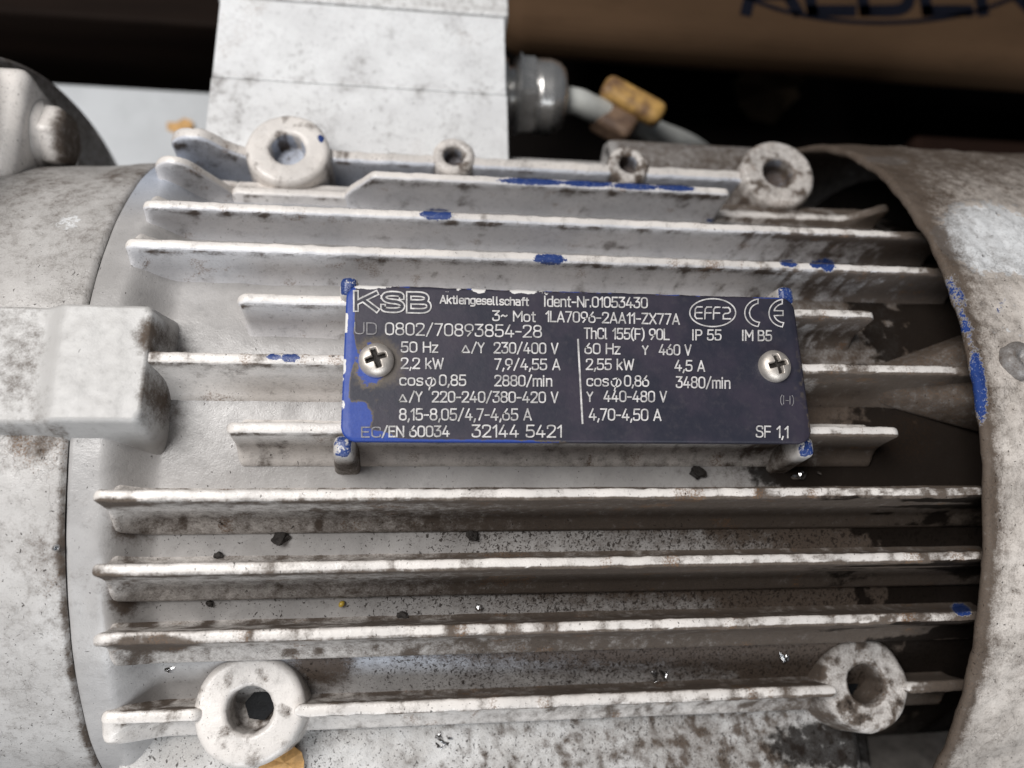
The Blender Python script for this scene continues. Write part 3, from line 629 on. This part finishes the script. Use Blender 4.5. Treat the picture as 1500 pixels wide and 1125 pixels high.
# lettering (print on the plate)
LZ = PZ + .00016
def topix(me):  # mesh given in photo pixels on the plate -> plate plane
    for v in me.vertices: v.co = Vector(P(v.co.x, v.co.y, LZ + v.co.z))
    return me
def ribbon(pts, wd, mat=None, closed=False, name='lettering'):
    """flat band along a polyline; smooth bends share a mitre, sharp corners get square-capped pieces"""
    pts = [np.array(p, float) for p in pts]; runs = []; n = len(pts)
    seq = pts + [pts[0]] if closed else pts; cur = [seq[0]]
    for i in range(1, len(seq)):
        cur.append(seq[i])
        if i < len(seq) - 1:
            a, b = seq[i] - seq[i - 1], seq[i + 1] - seq[i]; cs = a @ b / max(np.hypot(*a) * np.hypot(*b), 1e-9)
            if cs < .72: runs.append(cur); cur = [seq[i]]
    runs.append(cur); vs, fs = [], []
    for k, r in enumerate(runs):
        loop = closed and len(runs) == 1; m_ = len(r); b0 = len(vs); z = (k % 3) * 4e-6
        for i, p in enumerate(r):
            a = r[i - 1] if i else (r[-2] if loop else r[0]); b = r[i + 1] if i < m_ - 1 else (r[1] if loop else r[-1])
            d = b - a; d = d / max(np.hypot(*d), 1e-6); nr = np.array([-d[1], d[0]]) * wd / 2
            ext = 0 if loop else (-d * wd * .45 if i == 0 else d * wd * .45 if i == m_ - 1 else 0)
            vs += [(*(p - nr + ext), z), (*(p + nr + ext), z)]
        fs += [(b0 + 2 * i, b0 + 2 * i + 1, b0 + 2 * i + 3, b0 + 2 * i + 2) for i in range(m_ - 1)]
    m = bpy.data.meshes.new(name); m.from_pydata(vs, [], fs); return m
def joinmesh(ms):
    bm = bmesh.new()
    for m in ms: bm.from_mesh(m)
    me = bpy.data.meshes.new('marks'); bm.to_mesh(me); bm.free(); return me
# narrow engraved-style stroke letters: polylines with rounded corners, (x, y[, corner radius])
GL = {
 '0': (.54, [[(0, 0, .26), (.54, 0, .26), (.54, 1, .26), (0, 1, .26), 'c']]), '1': (.24, [[(0, .76), (.22, 1), (.22, 0)]]),
 '2': (.54, [[(.01, .76), (.01, 1, .25), (.53, 1, .25), (.53, .62, .2), (0, 0), (.55, 0)]]), '3': (.52, [[(0, 1), (.5, 1), (.2, .59), (.52, .59, .25), (.52, 0, .25), (0, 0, .22), (0, .22)]]),
 '4': (.56, [[(.30, 1), (0, .25), (.56, .25)], [(.40, .52), (.40, 0)]]), '5': (.52, [[(.5, 1), (.06, 1), (.03, .55), (.52, .62, .25), (.52, 0, .25), (0, 0, .22), (0, .2)]]),
 '6': (.54, [[(.36, 1), (0, .45, .1), (0, 0, .26), (.54, 0, .26), (.54, .6, .26), (.08, .6, .2)]]), '7': (.50, [[(0, 1), (.5, 1), (.16, 0)]]),
 '8': (.54, [[(.03, .54, .22), (.51, .54, .22), (.51, 1, .22), (.03, 1, .22), 'c'], [(0, 0, .25), (.54, 0, .25), (.54, .54, .25), (0, .54, .25), 'c']]),
 '9': (.54, [[(.18, 0), (.54, .55, .1), (.54, 1, .26), (0, 1, .26), (0, .4, .26), (.46, .4, .2)]]),
 'A': (.60, [[(0, 0), (.30, 1), (.60, 0)], [(.1, .28), (.5, .28)]]), 'B': (.56, [[(0, 0), (0, 1), (.50, 1, .22), (.50, .53, .22), (0, .53)], [(.3, .53), (.56, .53, .25), (.56, 0, .25), (0, 0)]]),
 'C': (.54, [[(.54, .76), (.54, 1, .26), (0, 1, .26), (0, 0, .26), (.54, 0, .26), (.54, .24)]]), 'D': (.56, [[(0, 0), (0, 1), (.56, 1, .3), (.56, 0, .3), 'c']]),
 'E': (.48, [[(.48, 1), (0, 1), (0, 0), (.48, 0)], [(0, .53), (.42, .53)]]), 'F': (.48, [[(.48, 1), (0, 1), (0, 0)], [(0, .5), (.42, .5)]]),
 'H': (.56, [[(0, 0), (0, 1)], [(.56, 0), (.56, 1)], [(0, .53), (.56, .53)]]), 'I': (.04, [[(.02, 0), (.02, 1)]]), 'J': (.40, [[(.40, 1), (.40, 0, .2), (0, 0, .2), (0, .2)]]),
 'K': (.58, [[(0, 0), (0, 1)], [(.56, 1), (.03, .42)], [(.20, .6), (.58, 0)]]), 'L': (.44, [[(0, 1), (0, 0), (.46, 0)]]), 'M': (.68, [[(0, 0), (0, 1), (.34, .38), (.68, 1), (.68, 0)]]),
 'N': (.58, [[(0, 0), (0, 1), (.58, 0), (.58, 1)]]), 'P': (.52, [[(0, 0), (0, 1), (.52, 1, .25), (.52, .46, .25), (0, .46)]]),
 'S': (.54, [[(.52, .78), (.52, 1, .24), (.02, 1, .24), (.02, .56, .24), (.54, .50, .24), (.54, 0, .25), (0, 0, .25), (0, .22)]]), 'T': (.52, [[(0, 1), (.52, 1)], [(.26, 1), (.26, 0)]]),
 'U': (.54, [[(0, 1), (0, 0, .26), (.54, 0, .26), (.54, 1)]]), 'V': (.56, [[(0, 1), (.28, 0), (.56, 1)]]), 'W': (.84, [[(0, 1), (.2, 0), (.42, .85), (.64, 0), (.84, 1)]]),
 'X': (.56, [[(0, 0), (.56, 1)], [(0, 1), (.56, 0)]]), 'Y': (.56, [[(0, 1), (.28, .48), (.56, 1)], [(.28, .48), (.28, 0)]]), 'Z': (.52, [[(0, 1), (.52, 1), (0, 0), (.52, 0)]]),
 'a': (.46, [[(.03, .71), (.45, .71, .2), (.45, 0)], [(.45, .42), (0, .42, .18), (0, 0, .18), (.45, 0, .1)]]), 'c': (.42, [[(.42, .56), (.42, .71, .2), (0, .71, .22), (0, 0, .22), (.42, 0, .2), (.42, .16)]]),
 'd': (.46, [[(.46, 1), (.46, 0)], [(.46, .71, .1), (0, .71, .2), (0, 0, .2), (.46, 0, .1)]]), 'e': (.46, [[(0, .37), (.46, .37), (.46, .71, .22), (0, .71, .22), (0, 0, .22), (.44, 0, .15), (.44, .1)]]),
 'f': (.28, [[(.30, 1), (.12, 1, .12), (.12, 0)], [(0, .71), (.28, .71)]]), 'g': (.46, [[(.46, .05), (0, .05, .2), (0, .71, .2), (.46, .71), (.46, -.26, .2), (.02, -.26)]]),
 'h': (.44, [[(0, 0), (0, 1)], [(0, .66), (.2, .71, .1), (.44, .71, .2), (.44, 0)]]), 'i': (.04, [[(.02, 0), (.02, .71)], [(.02, .90), (.02, 1.0)]]), 'k': (.42, [[(0, 0), (0, 1)], [(.40, .71), (.02, .28)], [(.16, .42), (.42, 0)]]),
 'l': (.12, [[(.02, 1), (.02, 0, .05), (.12, 0)]]), 'm': (.72, [[(0, 0), (0, .71)], [(0, .66), (.15, .71, .1), (.36, .71, .16), (.36, 0)], [(.36, .66), (.5, .71, .1), (.72, .71, .16), (.72, 0)]]),
 'n': (.44, [[(0, 0), (0, .71)], [(0, .66), (.2, .71, .1), (.44, .71, .2), (.44, 0)]]), 'o': (.46, [[(0, 0, .22), (.46, 0, .22), (.46, .71, .22), (0, .71, .22), 'c']]), 'r': (.26, [[(0, 0), (0, .71)], [(0, .6), (.1, .71, .06), (.28, .71)]]),
 's': (.40, [[(.39, .6), (.39, .71, .15), (.01, .71, .17), (.01, .38, .17), (.40, .35, .17), (.40, 0, .17), (0, 0, .15), (0, .12)]]), 't': (.28, [[(.12, .95), (.12, 0, .1), (.28, 0)], [(0, .71), (.28, .71)]]), 'z': (.40, [[(0, .71), (.40, .71), (0, 0), (.40, 0)]]),
 '/': (.42, [[(0, -.08), (.42, 1.06)]]), '-': (.34, [[(0, .44), (.34, .44)]]), ',': (.08, [[(.08, .08), (.0, -.18)]]), '.': (.04, [[(.02, 0), (.02, .1)]]), '~': (.46, [[(0, .46), (.12, .6, .08), (.34, .42, .08), (.46, .56)]]),
 '(': (.18, [[(.18, 1.08), (0, .8, .2), (0, .15, .2), (.18, -.14)]]), ')': (.18, [[(0, 1.08), (.18, .8, .2), (.18, .15, .2), (0, -.14)]]), ' ': (.20, []),
}
def roundpath(pts):
    closed = pts[-1] == 'c'; pts = [p for p in pts if p != 'c']; n = len(pts); out = []
    for i, p in enumerate(pts):
        r = p[2] if len(p) > 2 else 0; p0 = np.array(p[:2], float)
        if r <= 0 or (not closed and i in (0, n - 1)): out.append(p0); continue
        a = np.array(pts[i - 1][:2], float); b = np.array(pts[(i + 1) % n][:2], float)
        da, db = np.hypot(*(a - p0)), np.hypot(*(b - p0)); qa = p0 + (a - p0) * min(r, da * .5) / da; qb = p0 + (b - p0) * min(r, db * .5) / db
        for t in np.linspace(0, 1, 7): out.append(((1 - t) ** 2) * qa + 2 * t * (1 - t) * (p0 * .93 + (qa + qb) * .035) + t * t * qb)
    return out, closed
def strokes(body):
    x = 0.; L = []
    for ch in body:
        wd, ss = GL[ch]
        for st in ss:
            p, c = roundpath(st); L.append(([(x + q[0], q[1]) for q in p], c))
        x += wd + (.26 if ch in 'Iil' else .18)
    return L
def textmesh(body, xa, ya, xb, yb, cap, wd, z=0., slant=0.):
    L = strokes(body); xs_ = [q[0] for p, _ in L for q in p]; a, b = min(xs_), max(xs_); ms = []
    xa += wd / 2; xb -= wd / 2
    for i, (p, c) in enumerate(L):
        pts = []
        for q in p:
            t = (q[0] - a) / max(b - a, 1e-6); pts.append((xa + t * (xb - xa) + slant * q[1] * cap, ya + t * (yb - ya) - wd / 2 - q[1] * (cap - wd)))
        m = ribbon(pts, wd, closed=c)
        for v in m.vertices: v.co.z += z + (i % 4) * 1.3e-5
        ms.append(m)
    return joinmesh(ms)
def txt(body, xa, ya, xb, yb, cap, mat=None, wd=2.15, name='lettering', z=0.):
    return link(name, topix(textmesh(body, xa, ya, xb, yb, cap, wd, z)), mat or M_text, plate, smooth=False)
txt('KSB', 517, 457.5, 632.5, 460, 33, wd=8.6, name='logo_outline')
txt('KSB', 519.3, 455.2, 630.2, 457.7, 28.4, mat=M_plate_in, wd=4.2, name='logo_fill', z=.00004)
for a in [('Aktiengesellschaft', 644, 445, 775, 448.5, 13), ('Ident-Nr.01053430', 797, 449.5, 949, 451.8, 16.5), ('3~ Mot', 721, 470.3, 785, 472, 16), ('1LA7096-2AA11-ZX77A', 799, 471.8, 996, 476, 16.8),
          ('0802/70893854-28', 564, 491, 794, 495, 19), ('50 Hz', 587, 516.5, 642, 517, 16.5), ('/Y', 690, 517, 710, 517.5, 16), ('230/400 V', 723, 517.8, 818, 519, 17),
          ('2,2 kW', 587, 540.5, 650, 541, 17), ('7,9/4,55 A', 724, 541.8, 821, 542.5, 17), ('cos', 585, 565, 620, 565.3, 16.5), ('0,85', 643, 565.3, 683, 565.6, 17), ('2880/min', 724, 566, 809, 566.5, 17),
          ('/Y', 599, 589, 619, 589.2, 16), ('220-240/380-420 V', 632.5, 589.6, 818, 590.5, 17), ('8,15-8,05/4,7-4,65 A', 584.5, 616, 779, 616.2, 18), ('/EN 60034', 559, 640.7, 659, 640.2, 17), ('32144 5421', 691, 640.8, 823, 641.2, 19),
          ('ThCl 155(F) 90L', 855, 496.6, 981, 498.4, 17), ('IP 55', 1014, 498.7, 1057, 499, 16.5), ('IM B5', 1087, 499.5, 1131, 500, 16.5), ('60 Hz', 856, 518.7, 909, 519.4, 16.5), ('Y', 940.5, 520, 950, 520, 14), ('460 V', 965, 520.3, 1013, 521, 16.5),
          ('2,55 kW', 858, 542, 929, 542.5, 17), ('4,5 A', 988, 543.8, 1033, 544.8, 17), ('cos', 859, 566, 892, 566.3, 16.5), ('0,86', 914, 566.3, 951, 566.8, 17), ('3480/min', 990, 568.4, 1070, 569.8, 17.5),
          ('Y', 859, 589, 869, 589, 15.5), ('440-480 V', 884, 588.8, 977, 589.6, 17), ('4,70-4,50 A', 862.5, 616, 969, 616.8, 18), ('SF 1,1', 1107, 641, 1155, 642, 18)]:
    txt(*a)
txt('UD', 519, 489.5, 552, 490.5, 18, M_textdim, wd=1.6); txt('EC', 529, 641, 558, 641, 16, M_textdim, wd=1.8)
txt('(I-I)', 1143, 592, 1163, 593, 13, M_textdim, wd=1.1)
def phi(cx, by):
    pts = [(cx + 7.5 * math.sin(t) * 1., by - 6 - 6.2 * math.cos(t)) for t in np.linspace(-2.6, 2.6, 22)]
    el = [(cx + 7 * math.cos(t), by - 6 + 6 * math.sin(t)) for t in np.linspace(-2.2, 3.4, 24)]
    return joinmesh([ribbon(el, 2.0), ribbon([(cx - 2.5, by + 5.5), (cx + .5, by - 4), (cx + 2.2, by - 12)], 2.0)])
for cx, by in ((631, 565.4), (902.5, 566.4)): link('lettering', topix(phi(cx, by)), M_text, plate, smooth=False)
for cx, by in ((682, 517), (590, 589)): link('lettering', topix(ribbon([(cx - 5.5, by - .9), (cx + 5.5, by - .9), (cx + .3, by - 10.5), (cx - .3, by - 10.5)], 2.0, closed=True)), M_text, plate, smooth=False)
link('divider_line', topix(ribbon([(846.7, 497.5), (850, 560), (853.3, 620)], 2.6)), M_text, plate, smooth=False)
ell = [(1044 + 33.6 * math.cos(t), 458 + 20.4 * math.sin(t)) for t in np.linspace(0, 2 * math.pi, 64, endpoint=False)]
def E_(x, y, w_, h_, full=True):
    q = [ribbon([(x + w_, y - h_), (x + 3, y - h_), (x + .5, y - h_ + 3), (x, y - 3 if full else y)] + ([(x + 2.5, y), (x + w_, y)] if full else []), 2.0), ribbon([(x + .5, y - h_ * .5), (x + w_ * .95, y - h_ * .5)], 2.0)]
    return q
em = [ribbon(ell, 1.9, closed=True)] + E_(1018, 466.5, 10.5, 17) + E_(1032.5, 466.8, 9.5, 17, False) + E_(1045, 467, 9.5, 17, False)
em.append(ribbon([(1059, 450.5), (1067, 450.5), (1069.5, 453), (1069.5, 456.5), (1067, 458.8), (1061.5, 459.4), (1059.5, 461.5), (1059.5, 467), (1070, 467)], 2.0))
link('efficiency_mark', topix(joinmesh(em)), M_text, plate, smooth=False)
def arc(cx, cy, rx, ry, a, b, n=24): return [(cx + rx * math.cos(t), cy - ry * math.sin(t)) for t in np.linspace(math.radians(a), math.radians(b), n)]
ce = []
ox, oy = 1113.5, 458.2
ce.append(ribbon(arc(ox, oy, 22.5, 20.3, 98, 262) + [(ox - 1, oy + 14)] + arc(ox, oy, 15.5, 14, 258, 102) + [(ox - 3, oy - 20)], 1.7, closed=True))
ox = 1149
ce.append(ribbon(arc(ox, oy + .5, 22.5, 20.3, 98, 262) + [(ox - 1, oy + 14.5)] + arc(ox, oy + .5, 15.5, 14, 258, 195, 12) + [(ox - 2, oy + 3.8), (ox - 2, oy - 3), ] + arc(ox, oy + .5, 15.5, 14, 165, 102, 12) + [(ox - 3, oy - 19.5)], 1.7, closed=True))
link('conformity_mark', topix(joinmesh(ce)), M_text, plate, smooth=False)

# --- terminal box, gland, cable
BZ = -.045
bl, brr = P(298, 230, BZ), P(748, 230, BZ); sy = P(520, 125, BZ)[1]; ty = P(520, 9, BZ)[1]
bx0, bx1 = -.0612, .0272
def w_tb(c, px, py):
    n = fbm(c[:, 0] * .11, c[:, 1] * .05, 3); n2 = fbm(c[:, 0] * .3, c[:, 1] * .12, 9); sm = np.exp(-np.abs(c[:, 1] - sy * 1000) / 1.0)
    ed = np.exp(-np.abs(c[:, 0] - bx0 * 1000) / 2.) + .5 * np.exp(-np.abs(c[:, 0] - bx1 * 1000) / 1.5)
    return np.stack([.08 + .24 * sst(.42, .75, n) + .2 * sm * n2 * 2 + .2 * ed * n2 + .10 * sst(.55, .75, n2), 0 * n, .2 + .45 * n, 0 * n], -1)
def w2_tb(c, px, py):
    n = fbm(c[:, 0] * .06, c[:, 1] * .04, 19); return np.stack([0 * n, .45 * sst(.5, .75, n), .12 + 0 * n, 0 * n], -1)
base = part('terminal_box', subdiv(boxmesh('terminal_box', (bx0, .124, -.135), (bx1, sy - .0001, BZ), .0005, 2)), M_box, smooth=False, wear=w_tb, wear2=w2_tb, label='pale grey cast terminal box with flecked paint')
def w_lid(c, px, py):
    n = fbm(c[:, 0] * .1, c[:, 1] * .05, 3); return np.stack([.12 + .3 * n, 0 * n, .5 + .4 * n, 0 * n], -1)
lid = link('lid', subdiv(boxmesh('lid', (bx0 + .0002, sy + .0001, -.1352), (bx1 - .0003, ty, BZ - .0002), .0004, 2)), M_box, base, smooth=False, wear=w_tb, wear2=w2_tb)
link('lid_rim', boxmesh('lid_rim', (bx0 - .001, ty + .0003, -.136), (bx1 + .001, ty + .009, BZ + .0006), .001, 3), M_box, base, smooth=False, wear=(.35, 0, .5, 0))
part('terminal_pad', boxmesh('terminal_pad', (bx0 - .003, .112, -.13), (P(905, 215, -.052)[0], .138, -.0525), .003, 4), M_cast, smooth=False, wear=(.25, 0, .4, 0), wear2=(0, .25, 0, 0))
b0, b1 = P(893, 222, -.05), P(1125, 226, -.05)
me = revolve('side_boss_bar', dense([(.0001, b0[0] + .002), (.0045, b0[0] + .002), (.0050, b0[0]), (.0075, b0[0]), (.0082, b0[0] + .0008), (.0085, b0[0] + .003), (.0085, b1[0])], .002), 48, 'X', (0, b0[1] - .0015, -.0565), wob=.0004, seed=8)
part('side_boss_bar', me, M_cast, wear=lambda c, px, py: np.stack([.55 + .25 * fbm(c[:, 0] * .2, c[:, 1] * .3, 4) - .45 * (c[:, 0] < b0[0] * 1000 + 2.2), .8 * blob(px, py, 1010, 206, 9, 7), .4 + 0 * px, 0 * px], -1))
gc = P(795, 143, -.078); gx = bx1
pg = [(.0085, -.001), (.0125, -.0005), (.0125, .0035), (.0098, .004), (.0098, .0062), (.0118, .0066), (.0126, .0078), (.0128, .013), (.0122, .0134), (.0122, .0142), (.0130, .0146), (.0131, .0195), (.0122, .0225), (.0105, .0245), (.0068, .0252), (.0066, .022)]
gland = link('cable_gland', revolve('cable_gland', dense(pg, .0008), 64, 'X', (gx, gc[1], gc[2])), M_nickel, base, label='shiny nickel cable gland')
bm = bmesh.new(); bmesh.ops.create_cone(bm, cap_ends=True, segments=6, radius1=.0146, radius2=.0146, depth=.0062)
bm.transform(Matrix.Translation((gx + .0108, gc[1], gc[2])) @ Matrix.Rotation(math.pi / 2, 4, 'Y')); bmesh.ops.bevel(bm, geom=bm.edges[:], offset=.0008, segments=2, affect='EDGES')
def tube(name, pts, r, n=18, sub=10):
    pts = [np.array(p, float) for p in pts]; path = []
    for i in range(len(pts) - 1):
        p0 = pts[max(i - 1, 0)]; p1, p2 = pts[i], pts[i + 1]; p3 = pts[min(i + 2, len(pts) - 1)]
        for k in range(sub):
            t = k / sub; path.append(.5 * (2 * p1 + (p2 - p0) * t + (2 * p0 - 5 * p1 + 4 * p2 - p3) * t * t + (3 * p1 - p0 - 3 * p2 + p3) * t ** 3))
    path.append(pts[-1]); path = np.array(path); T = np.gradient(path, axis=0); T /= np.linalg.norm(T, axis=1)[:, None]
    N = np.cross(T, [0, 0.2, 1.0]); N /= np.linalg.norm(N, axis=1)[:, None]; B = np.cross(T, N)
    th = np.linspace(0, 2 * math.pi, n, endpoint=False)
    return gridmesh(name, path[:, None] + r * (N[:, None] * np.cos(th)[None, :, None] + B[:, None] * np.sin(th)[None, :, None]), cv=True)
link('gland_nut', bmmesh(bm, 'gland_nut'), M_nickel, gland, smooth=False)
cpts = [(gx + .020, gc[1], gc[2]), (gx + .030, gc[1] - .0005, gc[2] - .0005), P(870, 160, -.082), P(915, 176, -.09), P(965, 196, -.10), P(1010, 214, -.115), (P(1040, 235, -.14))]
cable = part('cable', tube('cable', cpts, .0048), M_cable, label='pale grey cable')
q = P(927, 148, -.079)
M4 = Matrix.Translation(q) @ Matrix.Rotation(-.52, 4, 'Z') @ Matrix.Rotation(.15, 4, 'X')
clamp = link('cable_clamp', boxmesh('cable_clamp', (-.0125, -.0048, -.004), (.0125, .0048, .0035), .0030, 4, M4), M_brass, cable, smooth=False)
M5 = Matrix.Translation(Vector(q) + Vector((-.004, -.003, -.0055))) @ Matrix.Rotation(-.52, 4, 'Z')
link('clamp_jaw', boxmesh('clamp_jaw', (-.0085, -.0085, -.006), (.0075, .004, .0042), .0026, 4, M5), M_jaw, clamp, smooth=False)

# ------------------------------------------------------------------ surroundings
def struct(name, me, mat, **k): o = link(name, me, mat, None, **k); o['kind'] = 'structure'; return o
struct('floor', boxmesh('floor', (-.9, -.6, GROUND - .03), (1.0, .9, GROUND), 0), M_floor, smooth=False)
def own(name, me, mat, label, cat, group=None, **k):
    """top-level thing: origin moved to the base of its mesh"""
    co = np.array([v.co for v in me.vertices]); c = Vector(((co[:, 0].min() + co[:, 0].max()) / 2, (co[:, 1].min() + co[:, 1].max()) / 2, co[:, 2].min()))
    o = link(name, me, mat, None, **k)
    me.transform(Matrix.Translation(-c)); o.location = c
    return tag(o, label, cat, group)
# white board lying on the floor beyond the flange
zt = -.165
tl, tr, bb = P(96, 130, zt), P(330, 127, zt), P(200, 250, zt)
own('white_board', boxmesh('white_board', (-.30, .150, GROUND), (-.085, (tl[1] + tr[1]) / 2, zt), .002, 2), M_white, 'white board lying behind the motor between flange and terminal box', 'board', smooth=False)
# dark planks behind
for i, (ya, yb, zt_) in enumerate(((.262, .300, -.150), (.305, .345, -.135), (.350, .40, -.12))):
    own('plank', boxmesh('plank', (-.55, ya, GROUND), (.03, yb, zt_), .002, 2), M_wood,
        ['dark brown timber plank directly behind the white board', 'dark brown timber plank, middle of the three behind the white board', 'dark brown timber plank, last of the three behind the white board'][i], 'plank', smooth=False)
# carton with printing
ct = -.105
y_edge = P(1250, 110, ct)[1]
carton = bpy.data.objects.new('carton', None); COL.objects.link(carton); carton.location = (.27, .34, GROUND)
tag(carton, 'brown cardboard carton with dark blue oval printing behind the motor', 'carton')
CI = Matrix.Translation((-.27, -.34, -GROUND))
def cpart(name, me, mat, **k):
    o = link(name, me, mat, carton, smooth=False, **k); o.matrix_parent_inverse = CI; return o
ye = P(1250, 62, ct)[1]
body = cpart('carton_body', boxmesh('carton_body', (.034, ye - .004, -.132), (.60, .60, ct), .012, 7), M_card)
def onct(m):
    for v in m.vertices: v.co = Vector(P(v.co.x, v.co.y, ct + .0004 + .00008 * (v.index % 3 == 9)))
    return m
ov = [(1290 + 245 * math.cos(t), -62 + 95 * math.sin(t)) for t in np.linspace(0, 2 * math.pi, 90, endpoint=False)]
link('printed_oval', onct(ribbon(ov, 6, closed=True)), M_ink, body, smooth=False).matrix_parent_inverse = Matrix()
m = textmesh('ALBEN', 1085, 24, 1520, 24, 105, 17, slant=-.15)
for v in m.vertices: v.co.z = 0
link('printed_name', onct(m), M_ink, body, smooth=False)
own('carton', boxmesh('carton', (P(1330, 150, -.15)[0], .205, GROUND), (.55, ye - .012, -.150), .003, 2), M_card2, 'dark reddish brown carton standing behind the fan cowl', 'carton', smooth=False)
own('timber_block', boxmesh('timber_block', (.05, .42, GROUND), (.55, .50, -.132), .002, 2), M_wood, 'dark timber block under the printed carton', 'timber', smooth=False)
# torn paper
s0 = P(1130, 140, -.145)
bm = bmesh.new(); ol = [(1075, 120), (1100, 95), (1128, 84), (1150, 92), (1192, 84), (1180, 112), (1165, 128), (1172, 140), (1150, 160), (1135, 180), (1100, 172), (1082, 150)]
zz = [-.1925 + .006 * math.sin(i * 1.3) for i in range(len(ol))]
vs = [bm.verts.new(P(x, y, z)) for (x, y), z in zip(ol, zz)]; cv = bm.verts.new(P(1135, 128, -.188))
for i in range(len(vs)): bm.faces.new((vs[i], vs[(i + 1) % len(vs)], cv))
rt = bmesh.ops.extrude_face_region(bm, geom=bm.faces[:]); bmesh.ops.translate(bm, verts=[v for v in rt['geom'] if isinstance(v, bmesh.types.BMVert)], vec=(0, 0, -.0015))
own('torn_cardboard', bmmesh(bm, 'torn_cardboard'), M_paper, 'torn scrap of tan cardboard in the dark gap behind the motor', 'scrap', smooth=False)

# ------------------------------------------------------------------ crumbs and shavings lying on the motor
def lump(r, seed, flat=.6, facets=2, jag=.35):
    bm = bmesh.new(); bmesh.ops.create_icosphere(bm, subdivisions=facets, radius=1)
    rg = random.Random(seed); st = (rg.uniform(.75, 1.35), rg.uniform(.65, 1.1), flat); ang = rg.uniform(0, 6)
    for v in bm.verts:
        k = 1 + jag * (rg.random() - .5) * 2; v.co = Vector((v.co.x * st[0] * k, v.co.y * st[1] * k, v.co.z * st[2] * k)) * r
    bm.transform(Matrix.Rotation(ang, 4, 'Z')); return bmmesh(bm, 'lump')
def rest(px_, py_, surf, n=12):
    z = -.012
    for _ in range(n): q = P(px_, py_, z); z = surf(q[0], q[1])
    return P(px_, py_, z)
fl = lambda x, y: float(floor_z(x, y)); pd = lambda x, y: -.0462
def crumb(px_, py_, r, mat, surf, label, seed, name='crumb', cat='crumb', flat=.6, jag=.35, facets=2, smooth=False):
    q = rest(px_, py_, surf); me = lump(r, seed, flat, facets, jag); lo = min(v.co.z for v in me.vertices)
    me.transform(Matrix.Translation(Vector(q) + Vector((0, 0, -lo + r * .05)))); return own(name, me, mat, label, cat, smooth=smooth)
crumb(1021, 693, .0019, M_crumb, fl, 'black flat crumb of dirt below the rating plate', 1, flat=.35)
crumb(411, 789, .0014, M_crumb, fl, 'black jagged crumb below the first long fin under the plate', 2)
crumb(321, 815, .0010, M_crumb, fl, 'small dark crumb against the second long fin under the plate', 3)
crumb(308, 884, .0009, M_crumb, fl, 'dark grey crumb near the left end of the second fin gap', 4)
crumb(691, 785, .0012, M_crumb, fl, 'black crumb with a tail under the middle of the first long fin', 5)
crumb(590, 902, .0010, M_crumb, fl, 'black crumb lying on top of the third long fin root', 6)
crumb(501, 885, .0009, M_amber, fl, 'small amber bead between two lower fins', 7, 'bead', 'bead', .8, .08, 2, True)
crumb(700, 890, .0008, M_zinc, fl, 'tiny shiny bead with dark side between two lower fins', 8, 'bead', 'bead', .8, .15)
def shaving(px_, py_, surf, n, spread, label, seed):
    rg = random.Random(seed); q = Vector(rest(px_, py_, surf)); bm = bmesh.new()
    for i in range(n):
        c = q + Vector((rg.gauss(0, spread), rg.gauss(0, spread * .7), rg.uniform(-.0002, .0012))); r = rg.uniform(.0003, .0009)
        ax = Matrix.Translation(c) @ Matrix.Rotation(rg.uniform(0, 6), 4, 'Z') @ Matrix.Rotation(rg.uniform(-.9, .9), 4, 'X') @ Matrix.Diagonal((rg.uniform(1, 2.4), .7, .28, 1))
        g = bmesh.ops.create_icosphere(bm, subdivisions=1, radius=r, matrix=ax)
        for v in g['verts']: v.co += Vector([rg.uniform(-.25, .25) * r for _ in range(3)])
    me = bmmesh(bm, 'metal_shavings')
    o = own('metal_shaving', me, M_zinc, label, 'metal shaving', smooth=False); me.materials.append(M_crumb)
    me.polygons.foreach_set('material_index', [1 if random.random() < .45 else 0 for _ in me.polygons]); return o
shaving(650, 1088, pd, 9, .0011, 'clump of bright metal shavings on the rough pad under the lowest fin', 1)
shaving(958, 985, fl, 8, .0012, 'spiky curl of bright metal swarf between the two lowest fins', 2)
shaving(1148, 962, fl, 6, .0009, 'bright metal shavings beside the dirty lower boss', 3)
shaving(252, 980, fl, 3, .0005, 'single shiny metal shaving near the clean lower boss', 4)
shaving(1178, 690, fl, 7, .0016, 'wet shiny shavings under the plate corner with the post', 5)
crumb(84, 803, .0008, M_zinc, lambda x, y: float(body_z(y, .0842, .0866, .0984)), 'tiny shiny bead on the end shield beside the seam', 9, 'bead', 'bead', .8, .15)
def flake(px_, py_, z, r, label, seed):
    rg = random.Random(seed); q = Vector(P(px_, py_, z)); bm = bmesh.new(); ring = []
    for i in range(9):
        a = i / 9 * 6.283; k = r * rg.uniform(.6, 1.15); ring.append(bm.verts.new(q + Vector((math.cos(a) * k * 1.5, math.sin(a) * k, rg.uniform(0, r * .5)))))
    c = bm.verts.new(q + Vector((0, 0, r * .35)))
    for i in range(9): bm.faces.new((ring[i], ring[(i + 1) % 9], c))
    rt = bmesh.ops.extrude_face_region(bm, geom=bm.faces[:]); bmesh.ops.translate(bm, verts=[v for v in rt['geom'] if isinstance(v, bmesh.types.BMVert)], vec=(0, 0, -.0005))
    return own('orange_flake', bmmesh(bm, 'flake'), M_leaf, label, 'flake', smooth=False)
flake(418, 1116, -.0450, .0040, 'orange dry flake at the foot of the clean lower boss', 3)
flake(266, 187, -.1646, .0040, 'orange flake lying on the white board', 5)
